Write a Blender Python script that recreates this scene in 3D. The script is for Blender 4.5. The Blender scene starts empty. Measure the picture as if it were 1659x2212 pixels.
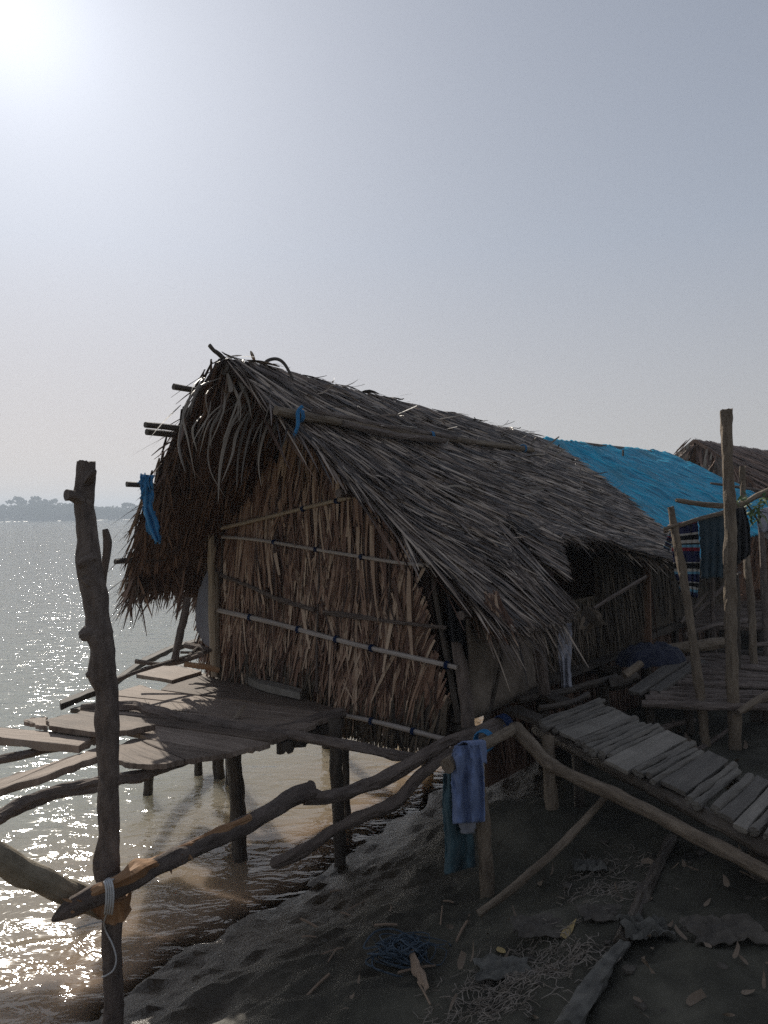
import bpy, math, random
from mathutils import Vector, noise as mnoise
random.seed(7)
R = math.radians
sc = bpy.context.scene
col = sc.collection
V = Vector

# ------------------------------------------------------------------ camera
F, CX, CY, H = 1659.0, 829.5, 1106.0, 2.5          # photo measured at 1659 x 2212
ROLL = R(1.04)
CR, SR = math.cos(ROLL), math.sin(ROLL)
cam_d = bpy.data.cameras.new('camera')
cam = bpy.data.objects.new('camera', cam_d)
col.objects.link(cam)
cam_d.sensor_fit = 'HORIZONTAL'
cam_d.sensor_width = 36
cam_d.lens = 36 * F / 1659
cam_d.clip_start = .05
cam_d.clip_end = 6000
from mathutils import Matrix
cam.matrix_world = Matrix(((CR, SR, 0, 0), (0, 0, -1, 0), (-SR, CR, 0, H), (0, 0, 0, 1)))
sc.camera = cam

def ray(x, y):
    a, b = (x - CX) / F, (CY - y) / F
    return V((a * CR + b * SR, 1.0, -a * SR + b * CR))
def P(x, y, D):
    return V((0, 0, H)) + ray(x, y) * D
def PZ(x, y, z):
    r = ray(x, y)
    return V((0, 0, H)) + r * ((z - H) / r.z)
def plane_pt(x, y, p0, n):
    r = ray(x, y)
    return V((0, 0, H)) + r * ((p0 - V((0, 0, H))).dot(n) / r.dot(n))

# house frame: U along the ridge, VV along the gable towards the river
U, VV = V((.623, .782, 0)), V((-.782, .623, 0))
PR, MID = V((.52, 5.5, 1.0)), V((-.515, 6.325, 0))
def PW(x, y, off=0.0):
    return plane_pt(x, y, PR - U * off, U)
def PS(x, y, off=0.0):
    return plane_pt(x, y, PR - VV * off, VV)
def lerp(a, b, t):
    return a + (b - a) * t
def pw(t, pts):
    if t <= pts[0][0]: return pts[0][1]
    for (a, x), (b, y) in zip(pts, pts[1:]):
        if t <= b: return lerp(x, y, (t - a) / (b - a))
    return pts[-1][1]
def nz(x, y, z=0.0, s=1.0):
    return mnoise.noise(V((x * s, y * s, z * s)))
def fbm(x, y, z=0.0, o=4):
    return mnoise.fractal(V((x, y, z)), .9, 2.0, o)

def roof(a, q, s, lift=0.0, tarp=False):
    d = -VV if s > 0 else VV
    zr = (3.33 + .012 * (a - 3.85)) if tarp else 3.62 - .055 * (a + 1.05)
    zr += .03 * nz(a * 2.3, 5.1)
    ze = (1.70 + .05 * (a + .2)) if s > 0 else 1.74
    z = lerp(zr, ze, q) + .06 * math.sin(math.pi * min(q, 1)) + .025 * nz(a * 1.7, q * 4, s)
    return V((MID.x, MID.y, 0)) + U * a + d * (q * 1.78) + V((0, 0, z + lift))
def roof_n(s):
    d = -VV if s > 0 else VV
    return (d * 1.92 + V((0, 0, 1.78))).normalized()

def to_px(p):
    r = p - V((0, 0, H)); a = r.x * CR - r.z * SR; b = r.x * SR + r.z * CR
    return CX + F * a / r.y, CY - F * b / r.y
def on_roof(x, y, lift=0.0):
    """the point of the landward slope seen at this spot of the photo"""
    best = None; a0, a1, q0, q1 = -1.3, 4.3, -.05, 1.1
    for _ in range(5):
        best = None
        for i in range(13):
            for j in range(13):
                a, q = lerp(a0, a1, i / 12), lerp(q0, q1, j / 12)
                p = roof(a, q, 1, lift); e = to_px(p); d = (e[0] - x) ** 2 + (e[1] - y) ** 2
                if best is None or d < best[0]: best = (d, a, q, p)
        da, dq = (a1 - a0) / 8, (q1 - q0) / 8
        a0, a1, q0, q1 = best[1] - da, best[1] + da, best[2] - dq, best[2] + dq
    return best[3]

# ------------------------------------------------------------------ mesh builder
def parent_world(o):
    p = V((0, 0, 0))
    while o is not None:
        p = p + o.location
        o = o.parent
    return p
class MB:
    def __init__(self): self.v, self.f, self.uv, self.mi, self.m = [], [], [], [], 0
    def face(self, idx, uvs=None):
        self.f.append(tuple(idx)); self.mi.append(self.m)
        self.uv.extend(uvs if uvs else [(0.5, 0.5)] * len(idx))
    def tube(self, pts, rad, n=9, rough=.10, sub=5, seed=None, jag=0.0, capped=True, flat=1.0):
        seed = random.uniform(0, 99) if seed is None else seed
        pts = [V(p) for p in pts]
        if n >= 8 and rough > .055: n = int(n * 1.7); sub = sub + 5
        if not isinstance(rad, (list, tuple)): rad = [rad] * len(pts)
        k = len(pts); P2, R2 = [], []
        for i in range(k - 1):
            p0, p1, p2, p3 = pts[max(i - 1, 0)], pts[i], pts[i + 1], pts[min(i + 2, k - 1)]
            for j in range(sub):
                t = j / sub
                P2.append(.5 * ((2 * p1) + (p2 - p0) * t + (2 * p0 - 5 * p1 + 4 * p2 - p3) * t * t + (3 * p1 - p0 - 3 * p2 + p3) * t ** 3))
                R2.append(lerp(rad[i], rad[i + 1], t))
        P2.append(pts[-1]); R2.append(rad[-1])
        t0 = (P2[1] - P2[0]).normalized()
        nrm = t0.orthogonal().normalized()
        base = len(self.v); L = 0; Ls = []
        m = len(P2)
        for i, p in enumerate(P2):
            t = (P2[min(i + 1, m - 1)] - P2[max(i - 1, 0)]).normalized()
            nrm = (nrm - t * nrm.dot(t)).normalized()
            bn = t.cross(nrm)
            if i: L += (P2[i] - P2[i - 1]).length
            Ls.append(L)
            for j in range(n):
                a = 2 * math.pi * j / n
                ca, sa = math.cos(a), math.sin(a)
                r = R2[i] * (1 + rough * 2.2 * mnoise.noise(V((ca * 1.1 + seed, sa * 1.1, L * 7))) + rough * 1.6 * mnoise.noise(V((ca * .4 + seed * 2, sa * .4, L * 2.3))) + rough * .9 * mnoise.noise(V((ca * 3.2 + seed, sa * 3.2, L * 16))) + rough * 1.3 * max(0, mnoise.noise(V((ca * 1.6 + seed * 3, sa * 1.6, L * 6))) - .25))
                q = p + nrm * (ca * r) + bn * (sa * r * flat)
                if jag and i in (0, m - 1):
                    q = q + t * (random.uniform(-1, 1) * jag)
                self.v.append(q)
        for i in range(m - 1):
            for j in range(n):
                j2 = (j + 1) % n
                self.face((base + i * n + j, base + i * n + j2, base + (i + 1) * n + j2, base + (i + 1) * n + j),
                          [(j / n, Ls[i]), ((j + 1) / n, Ls[i]), ((j + 1) / n, Ls[i + 1]), (j / n, Ls[i + 1])])
        if capped:
            for i0, rev in ((0, True), (m - 1, False)):
                c = len(self.v); self.v.append(P2[i0])
                for j in range(n):
                    a, b = base + i0 * n + j, base + i0 * n + (j + 1) % n
                    self.face((b, a, c) if rev else (a, b, c), [(.1, .1), (.3, .1), (.2, .2)])
        return self
    def leaf(self, base, d, n, L, w, lift0=0.0, lift1=.02, droop=0.0, seg=3, twist=0.0, curl=0.0, tip=.25):
        d = d.normalized(); s = n.cross(d).normalized(); n = n.normalized()
        b0 = len(self.v)
        for i in range(seg + 1):
            t = i / seg
            ww = w * (.55 + .45 * min(1, t * 3)) if t < .35 else w * lerp(1, tip, ((t - .35) / .65) ** 1.6)
            c = base + d * (L * t) + n * lerp(lift0, lift1, t) + V((0, 0, -droop * t * t * L)) + s * (curl * t * t * L)
            a = twist * t
            sv = s * math.cos(a) + n * math.sin(a)
            self.v.append(c - sv * ww * .5); self.v.append(c + sv * ww * .5)
        for i in range(seg):
            k = b0 + 2 * i
            self.face((k, k + 1, k + 3, k + 2), [(0, L * i / seg), (1, L * i / seg), (1, L * (i + 1) / seg), (0, L * (i + 1) / seg)])
        return self
    def prism(self, top, thick, down=V((0, 0, -1)), jit=.006, sub=4):
        pts = []; k = len(top)
        for i in range(k):
            a, b = V(top[i]), V(top[(i + 1) % k])
            for j in range(sub):
                pts.append(a.lerp(b, j / sub) + (V((random.uniform(-jit, jit), random.uniform(-jit, jit), random.uniform(-jit, jit) * .4))))
        n = len(pts); b0 = len(self.v)
        e = (V(top[1]) - V(top[0])); 
        for i in range(k):
            e2 = V(top[(i + 1) % k]) - V(top[i])
            if e2.length > e.length: e = e2
        e.normalize(); f = down.cross(e).normalized()
        uvp = [((p.dot(f)) * 5, p.dot(e)) for p in pts]
        self.v += pts
        self.v += [p + down * (thick * random.uniform(.85, 1.1)) for p in pts]
        c = sum(pts, V()) / n
        up = -down
        nn = V()
        for i in range(n): nn += (pts[i] - c).cross(pts[(i + 1) % n] - c)
        flip = nn.dot(up) < 0
        o = list(range(n))
        if flip: o.reverse()
        self.face([b0 + i for i in o], [uvp[i] for i in o])
        o2 = o[::-1]
        self.face([b0 + n + i for i in o2], [uvp[i] for i in o2])
        for a, b in zip(o, o[1:] + o[:1]):
            self.face((b0 + b, b0 + a, b0 + n + a, b0 + n + b), [uvp[b], uvp[a], (uvp[a][0], uvp[a][1] + .03), (uvp[b][0], uvp[b][1] + .03)])
        return self
    def sheet(self, fn, nu, nv, uvs=(1, 1), thick=0.0, n=None):
        b0 = len(self.v)
        for j in range(nv + 1):
            for i in range(nu + 1):
                self.v.append(fn(i / nu, j / nv))
        w = nu + 1
        for j in range(nv):
            for i in range(nu):
                k = b0 + j * w + i
                self.face((k, k + 1, k + w + 1, k + w), [(i / nu * uvs[0], j / nv * uvs[1]), ((i + 1) / nu * uvs[0], j / nv * uvs[1]), ((i + 1) / nu * uvs[0], (j + 1) / nv * uvs[1]), (i / nu * uvs[0], (j + 1) / nv * uvs[1])])
        return self
    def build(self, name, mats, parent=None, smooth=False, bevel=0.0, solid=0.0, origin=None):
        me = bpy.data.meshes.new(name)
        if parent is not None: org = parent_world(parent)
        elif origin is not None: org = V(origin)
        elif self.v:
            n = len(self.v)
            org = V((sum(p.x for p in self.v) / n, sum(p.y for p in self.v) / n, min(p.z for p in self.v)))
        else: org = V()
        me.from_pydata([tuple(p - org) for p in self.v], [], self.f)
        ul = me.uv_layers.new(name='UVMap')
        ul.data.foreach_set('uv', [c for t in self.uv for c in t])
        if not isinstance(mats, (list, tuple)): mats = [mats]
        for m in mats: me.materials.append(m)
        me.polygons.foreach_set('material_index', self.mi)
        if smooth: me.polygons.foreach_set('use_smooth', [True] * len(self.f))
        me.update()
        o = bpy.data.objects.new(name, me)
        col.objects.link(o)
        if parent is not None: o.parent = parent
        else: o.location = org
        if solid:
            s = o.modifiers.new('solid', 'SOLIDIFY'); s.thickness = solid; s.offset = 0
        if bevel:
            b = o.modifiers.new('bevel', 'BEVEL'); b.width = bevel; b.segments = 2; b.limit_method = 'ANGLE'; b.angle_limit = R(50)
        return o
def tag(o, label=None, cat=None, group=None, kind=None):
    if label: o['label'] = label
    if cat: o['category'] = cat
    if group: o['group'] = group
    if kind: o['kind'] = kind
    return o
def thing(name, label, cat, loc, group=None):
    o = bpy.data.objects.new(name, None); col.objects.link(o)
    o.location = loc; o.empty_display_size = .2
    return tag(o, label, cat, group)

# ------------------------------------------------------------------ materials
def new_mat(name):
    m = bpy.data.materials.new(name); m.use_nodes = True
    nt = m.node_tree; nt.nodes.clear()
    out = nt.nodes.new('ShaderNodeOutputMaterial')
    bs = nt.nodes.new('ShaderNodeBsdfPrincipled')
    nt.links.new(bs.outputs[0], out.inputs[0])
    return m, nt, bs
def N(nt, t, **kw):
    n = nt.nodes.new(t)
    for k, val in kw.items():
        if k in n.inputs: n.inputs[k].default_value = val
        else: setattr(n, k, val)
    return n
def ramp(nt, cols, interp='LINEAR'):
    r = nt.nodes.new('ShaderNodeValToRGB'); r.color_ramp.interpolation = interp
    el = r.color_ramp.elements
    while len(el) < len(cols): el.new(.5)
    for e, (p, c) in zip(el, cols): e.position = p; e.color = (*c, 1)
    return r
def fibre(name, cols, rough=.65, su=10, sv=2.5, island=.6, bump=.35, bd=.006, spec=.35, coord='UV', big=.0):
    """wood, bark, bamboo, leaf: streaks along the length, own tint per piece"""
    m, nt, bs = new_mat(name); L = nt.links.new
    tc = N(nt, 'ShaderNodeTexCoord'); mp = N(nt, 'ShaderNodeMapping')
    mp.inputs['Scale'].default_value = (su, sv, 1)
    geo = N(nt, 'ShaderNodeNewGeometry')
    L(tc.outputs[coord], mp.inputs[0])
    addv = N(nt, 'ShaderNodeVectorMath', operation='ADD')
    cmb = N(nt, 'ShaderNodeCombineXYZ'); mul = N(nt, 'ShaderNodeMath', operation='MULTIPLY'); mul.inputs[1].default_value = 37
    L(geo.outputs['Random Per Island'], mul.inputs[0]); L(mul.outputs[0], cmb.inputs[2])
    L(mp.outputs[0], addv.inputs[0]); L(cmb.outputs[0], addv.inputs[1])
    n1 = N(nt, 'ShaderNodeTexNoise', Scale=1.0, Detail=6.0, Roughness=.62)
    L(addv.outputs[0], n1.inputs['Vector'])
    n2 = N(nt, 'ShaderNodeTexNoise', Scale=5.0, Detail=4.0)
    L(tc.outputs['Object'], n2.inputs['Vector'])
    mx = N(nt, 'ShaderNodeMix'); mx.inputs[0].default_value = island
    L(n1.outputs[0], mx.inputs[2]); L(geo.outputs['Random Per Island'], mx.inputs[3])
    n4 = N(nt, 'ShaderNodeTexNoise', Scale=55.0, Detail=5.0, Roughness=.7); L(tc.outputs['Object'], n4.inputs['Vector'])
    av = N(nt, 'ShaderNodeMix'); av.inputs[0].default_value = .5; L(n2.outputs[0], av.inputs[2]); L(n4.outputs[0], av.inputs[3])
    mx2 = N(nt, 'ShaderNodeMix'); mx2.inputs[0].default_value = .36
    L(mx.outputs[0], mx2.inputs[2]); L(av.outputs[0], mx2.inputs[3])
    st = N(nt, 'ShaderNodeMapRange'); st.inputs[1].default_value = .27; st.inputs[2].default_value = .73
    L(mx2.outputs[0], st.inputs[0])
    rp = ramp(nt, cols); L(st.outputs[0], rp.inputs[0]); L(rp.outputs[0], bs.inputs['Base Color'])
    bs.inputs['Roughness'].default_value = rough
    bs.inputs['Specular IOR Level'].default_value = spec
    b = N(nt, 'ShaderNodeBump', Strength=bump, Distance=bd); hb = N(nt, 'ShaderNodeMath', operation='MULTIPLY_ADD'); L(n4.outputs[0], hb.inputs[0]); hb.inputs[1].default_value = .55; L(n1.outputs[0], hb.inputs[2])
    L(hb.outputs[0], b.inputs['Height']); L(b.outputs[0], bs.inputs['Normal'])
    return m
def plain(name, cols, rough=.8, scale=8, bump=.2, bd=.004, spec=.25, detail=5, coord='Object'):
    m, nt, bs = new_mat(name); L = nt.links.new
    tc = N(nt, 'ShaderNodeTexCoord')
    n1 = N(nt, 'ShaderNodeTexNoise', Scale=scale, Detail=detail, Roughness=.6)
    L(tc.outputs[coord], n1.inputs['Vector'])
    st = N(nt, 'ShaderNodeMapRange'); st.inputs[1].default_value = .3; st.inputs[2].default_value = .7
    L(n1.outputs[0], st.inputs[0])
    rp = ramp(nt, cols); L(st.outputs[0], rp.inputs[0]); L(rp.outputs[0], bs.inputs['Base Color'])
    bs.inputs['Roughness'].default_value = rough; bs.inputs['Specular IOR Level'].default_value = spec
    b = N(nt, 'ShaderNodeBump', Strength=bump, Distance=bd); L(n1.outputs[0], b.inputs['Height']); L(b.outputs[0], bs.inputs['Normal'])
    return m
def woven(name, cols, scale=3, weave=260, rough=.9):
    m, nt, bs = new_mat(name); L = nt.links.new
    tc = N(nt, 'ShaderNodeTexCoord')
    n1 = N(nt, 'ShaderNodeTexNoise', Scale=scale, Detail=6.0); L(tc.outputs['Object'], n1.inputs['Vector'])
    rp = ramp(nt, cols); L(n1.outputs[0], rp.inputs[0]); L(rp.outputs[0], bs.inputs['Base Color'])
    n2 = N(nt, 'ShaderNodeTexNoise', Scale=weave, Detail=2.0); L(tc.outputs['Object'], n2.inputs['Vector'])
    b = N(nt, 'ShaderNodeBump', Strength=.4, Distance=.003); L(n2.outputs[0], b.inputs['Height']); L(b.outputs[0], bs.inputs['Normal'])
    bs.inputs['Roughness'].default_value = rough; bs.inputs['Specular IOR Level'].default_value = .15
    bs.inputs['Sheen Weight'].default_value = .1
    return m

M = {}
M['thatch'] = fibre('grey_palm_thatch', [(0, (.020, .013, .010)), (.4, (.088, .059, .042)), (.72, (.222, .163, .121)), (1, (.47, .375, .285))], rough=.5, su=3, sv=9, island=.75, bump=.5, spec=.55)
M['under'] = fibre('brown_palm_thatch', [(0, (.055, .031, .021)), (.5, (.15, .088, .061)), (1, (.30, .19, .13))], rough=.6, su=3, sv=9, island=.7)
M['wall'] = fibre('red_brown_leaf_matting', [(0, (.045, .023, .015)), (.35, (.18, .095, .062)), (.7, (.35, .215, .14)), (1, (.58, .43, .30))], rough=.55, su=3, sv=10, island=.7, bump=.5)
M['matback'] = plain('gap_shade_backing', [(0, (.02, .012, .009)), (1, (.05, .03, .022))], scale=12)  # backing coloured dark to stand for the shade in gaps between leaves
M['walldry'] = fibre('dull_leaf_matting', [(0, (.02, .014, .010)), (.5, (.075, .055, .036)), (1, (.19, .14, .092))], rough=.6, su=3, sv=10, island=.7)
M['pale'] = fibre('pale_dry_leaf', [(0, (.07, .057, .043)), (.5, (.17, .14, .108)), (1, (.32, .27, .21))], rough=.5, su=3, sv=10, island=.6)
M['bark'] = fibre('grey_brown_bark', [(0, (.04, .030, .025)), (.4, (.135, .104, .086)), (.75, (.23, .18, .148)), (1, (.34, .28, .23))], rough=.85, su=7, sv=9, island=.15, bump=1.0, bd=.022)
M['barkpale'] = fibre('smooth_tan_bark', [(0, (.11, .09, .06)), (.4, (.27, .225, .16)), (.8, (.40, .345, .26)), (1, (.48, .42, .33))], rough=.8, su=7, sv=7, island=.1, bump=.8, bd=.012)
M['barkdark'] = fibre('wet_dark_bark', [(0, (.02, .016, .013)), (.5, (.07, .055, .042)), (1, (.15, .12, .09))], rough=.6, su=7, sv=6, island=.2, bump=.9, bd=.010)
M['barklight'] = fibre('pale_grey_pole', [(0, (.055, .041, .028)), (.4, (.165, .124, .086)), (.8, (.29, .226, .16)), (1, (.38, .305, .22))], rough=.8, su=7, sv=7, island=.15, bump=1.0, bd=.018)
M['peeled'] = fibre('peeled_orange_wood', [(0, (.10, .05, .025)), (.4, (.27, .14, .065)), (.8, (.42, .25, .13)), (1, (.5, .34, .2))], rough=.75, su=8, sv=4, island=.1, bump=.8, bd=.006)
M['bamboo'] = fibre('split_bamboo', [(0, (.22, .16, .10)), (.5, (.40, .31, .21)), (1, (.55, .46, .34))], rough=.5, su=4, sv=3, island=.2, bump=.3)
M['bamboopale'] = fibre('grey_split_bamboo', [(0, (.26, .21, .17)), (.5, (.42, .36, .31)), (1, (.56, .50, .44))], rough=.55, su=4, sv=3, island=.2, bump=.3)
M['plank'] = fibre('weathered_plank', [(0, (.04, .028, .021)), (.35, (.15, .110, .083)), (.7, (.28, .215, .168)), (1, (.44, .35, .285))], rough=.75, su=15, sv=2.2, island=.28, bump=.8, bd=.008)
M['plankdark'] = fibre('dirty_dark_plank', [(0, (.022, .018, .014)), (.45, (.07, .056, .044)), (1, (.16, .13, .10))], rough=.75, su=15, sv=2.2, island=.3, bump=.7, bd=.008)
M['slat'] = fibre('grey_ramp_wood', [(0, (.035, .031, .026)), (.4, (.115, .10, .083)), (.8, (.21, .185, .152)), (1, (.30, .265, .22))], rough=.8, su=6, sv=3, island=.5, bump=.8, bd=.008)
M['mudpanel'] = plain('mud_plaster', [(0, (.15, .12, .092)), (1, (.29, .235, .185))], scale=9, bump=.5, bd=.02)
M['sack'] = woven('grey_sacking', [(0, (.20, .20, .22)), (1, (.36, .36, .39))], scale=6)
M['whitewrap'] = plain('dirty_white_plastic', [(0, (.22, .22, .25)), (1, (.48, .48, .53))], rough=.5, scale=14, bump=.6, bd=.02)
M['tie'] = plain('navy_twine', [(0, (.006, .012, .035)), (1, (.012, .035, .11))], scale=60)
M['bluerope'] = woven('blue_polythene', [(0, (.02, .11, .26)), (1, (.06, .26, .48))], scale=20)
M['cord'] = plain('white_cord', [(0, (.42, .42, .42)), (1, (.65, .65, .63))], scale=80)
M['towel'] = woven('blue_grey_terry', [(.2, (.125, .165, .285)), (.5, (.155, .20, .335)), (.8, (.185, .235, .375))], scale=7, weave=180)
M['teal'] = woven('teal_trouser_cloth', [(0, (.035, .068, .08)), (1, (.075, .125, .138))], scale=6)
M['darkteal'] = woven('dark_slate_cloth', [(0, (.02, .04, .055)), (1, (.05, .085, .105))], scale=6)
M['black'] = woven('black_cloth', [(0, (.004, .004, .005)), (1, (.014, .013, .014))], scale=6)
M['navy'] = woven('navy_cloth', [(0, (.01, .012, .02)), (1, (.04, .045, .075))], scale=9)
M['net'] = plain('blue_grey_net', [(0, (.03, .045, .06)), (1, (.09, .12, .15))], scale=30, bump=.6)
M['yleaf'] = fibre('yellow_dead_leaf', [(0, (.20, .13, .05)), (1, (.42, .32, .14))], rough=.6, su=4, sv=30)
M['dleaf'] = fibre('brown_dead_leaf', [(0, (.08, .05, .03)), (.5, (.16, .115, .08)), (1, (.32, .26, .19))], rough=.7, su=4, sv=30, island=.8)
M['paper'] = plain('crumpled_rag', [(0, (.06, .056, .048)), (1, (.16, .15, .128))], scale=12, bump=.5, bd=.01)
M['straw'] = plain('dry_root', [(0, (.16, .13, .10)), (1, (.34, .29, .24))], scale=20)
M['stone'] = plain('mud_clod', [(0, (.05, .042, .034)), (1, (.11, .094, .075))], scale=10, bump=.6, bd=.02)
M['chip'] = fibre('split_wood_chip', [(0, (.14, .09, .06)), (1, (.36, .26, .18))], rough=.8, su=5, sv=6)
M['green'] = fibre('green_leaf', [(0, (.03, .07, .015)), (.6, (.07, .13, .025)), (1, (.15, .18, .04))], rough=.45, su=3, sv=12, island=.7)
M['fartree'] = plain('dark_far_foliage', [(0, (.02, .035, .018)), (1, (.05, .075, .035))], scale=.4, bump=0)

def tarp_mat():
    m, nt, bs = new_mat('worn_blue_tarpaulin'); L = nt.links.new
    tc = N(nt, 'ShaderNodeTexCoord'); mp = N(nt, 'ShaderNodeMapping'); mp.inputs['Scale'].default_value = (85, 1.6, 1)
    L(tc.outputs['UV'], mp.inputs[0])
    n1 = N(nt, 'ShaderNodeTexNoise', Scale=1.0, Detail=7.0, Roughness=.65); L(mp.outputs[0], n1.inputs['Vector'])
    n2 = N(nt, 'ShaderNodeTexNoise', Scale=2.2, Detail=5.0); L(tc.outputs['Object'], n2.inputs['Vector'])
    rp = ramp(nt, [(.28, (.001, .05, .11)), (.42, (.002, .20, .34)), (.56, (.004, .40, .62)), (.72, (.05, .56, .72))]); L(n1.outputs[0], rp.inputs[0])
    r2 = ramp(nt, [(.52, (0, 0, 0)), (.68, (.6, .6, .6))]); L(n2.outputs[0], r2.inputs[0])
    mx = N(nt, 'ShaderNodeMix', data_type='RGBA'); L(r2.outputs[0], mx.inputs[0]); L(rp.outputs[0], mx.inputs[6]); mx.inputs[7].default_value = (.03, .17, .22, 1)
    L(mx.outputs[2], bs.inputs['Base Color'])
    bs.inputs['Roughness'].default_value = .5; bs.inputs['Specular IOR Level'].default_value = .18
    b = N(nt, 'ShaderNodeBump', Strength=1.0, Distance=.04); L(n1.outputs[0], b.inputs['Height']); L(b.outputs[0], bs.inputs['Normal'])
    return m
M['tarp'] = tarp_mat()
def stripe_mat():
    m, nt, bs = new_mat('striped_sarong'); L = nt.links.new
    tc = N(nt, 'ShaderNodeTexCoord'); sx = N(nt, 'ShaderNodeSeparateXYZ'); L(tc.outputs['UV'], sx.inputs[0])
    nv_, wh, bk, rd, lb = (.022, .025, .075), (.42, .40, .36), (.008, .008, .01), (.22, .02, .035), (.14, .32, .42)
    seq = [(0, rd), (.05, nv_), (.16, wh), (.185, bk), (.25, wh), (.29, bk), (.31, lb), (.345, rd), (.39, nv_), (.52, wh), (.535, bk), (.60, wh), (.635, lb), (.665, nv_), (.78, wh), (.795, bk), (.85, wh), (.89, lb), (.93, nv_)]
    rp = ramp(nt, seq, 'CONSTANT'); L(sx.outputs[1], rp.inputs[0]); L(rp.outputs[0], bs.inputs['Base Color'])
    bs.inputs['Roughness'].default_value = .9; bs.inputs['Specular IOR Level'].default_value = .1
    return m
M['stripe'] = stripe_mat()

def mud_mat():
    m, nt, bs = new_mat('river_mud'); L = nt.links.new
    tc = N(nt, 'ShaderNodeTexCoord'); geo = N(nt, 'ShaderNodeNewGeometry')
    sx = N(nt, 'ShaderNodeSeparateXYZ'); L(geo.outputs['Position'], sx.inputs[0])
    n1 = N(nt, 'ShaderNodeTexNoise', Scale=2.2, Detail=8.0, Roughness=.62); L(tc.outputs['Object'], n1.inputs['Vector'])
    n2 = N(nt, 'ShaderNodeTexNoise', Scale=22.0, Detail=6.0, Roughness=.65); L(tc.outputs['Object'], n2.inputs['Vector'])
    dry = ramp(nt, [(.3, (.026, .023, .016)), (.5, (.056, .051, .036)), (.72, (.115, .104, .076))]); L(n1.outputs[0], dry.inputs[0])
    wet = ramp(nt, [(.3, (.032, .023, .015)), (.7, (.085, .062, .040))]); L(n1.outputs[0], wet.inputs[0])
    mr = N(nt, 'ShaderNodeMapRange'); mr.inputs[1].default_value = .08; mr.inputs[2].default_value = .38; L(sx.outputs[2], mr.inputs[0])
    mx = N(nt, 'ShaderNodeMix', data_type='RGBA'); L(mr.outputs[0], mx.inputs[0]); L(wet.outputs[0], mx.inputs[6]); L(dry.outputs[0], mx.inputs[7])
    L(mx.outputs[2], bs.inputs['Base Color'])
    rr = N(nt, 'ShaderNodeMapRange'); rr.inputs[1].default_value = .06; rr.inputs[2].default_value = .42; rr.inputs[3].default_value = .2; rr.inputs[4].default_value = .9
    L(sx.outputs[2], rr.inputs[0]); L(rr.outputs[0], bs.inputs['Roughness']); bs.inputs['Specular IOR Level'].default_value = .32
    n3 = N(nt, 'ShaderNodeTexNoise', Scale=75.0, Detail=4.0, Roughness=.7); L(tc.outputs['Object'], n3.inputs['Vector'])
    a0 = N(nt, 'ShaderNodeMath', operation='MULTIPLY_ADD'); L(n3.outputs[0], a0.inputs[0]); a0.inputs[1].default_value = .14; L(n2.outputs[0], a0.inputs[2])
    vo = N(nt, 'ShaderNodeTexVoronoi', Scale=16.0, feature='SMOOTH_F1'); wv = N(nt, 'ShaderNodeVectorMath', operation='MULTIPLY_ADD')
    L(n2.outputs['Color'], wv.inputs[0]); wv.inputs[1].default_value = (.12, .12, .12); L(tc.outputs['Object'], wv.inputs[2]); L(wv.outputs[0], vo.inputs['Vector'])
    a1 = N(nt, 'ShaderNodeMath', operation='MULTIPLY_ADD'); L(vo.outputs['Distance'], a1.inputs[0]); a1.inputs[1].default_value = -.3; L(a0.outputs[0], a1.inputs[2])
    ad = N(nt, 'ShaderNodeMath', operation='MULTIPLY_ADD'); L(n1.outputs[0], ad.inputs[0]); ad.inputs[1].default_value = 1.6; L(a1.outputs[0], ad.inputs[2])
    b = N(nt, 'ShaderNodeBump', Strength=.7, Distance=.022); L(ad.outputs[0], b.inputs['Height']); L(b.outputs[0], bs.inputs['Normal'])
    return m
M['mud'] = mud_mat()

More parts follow.
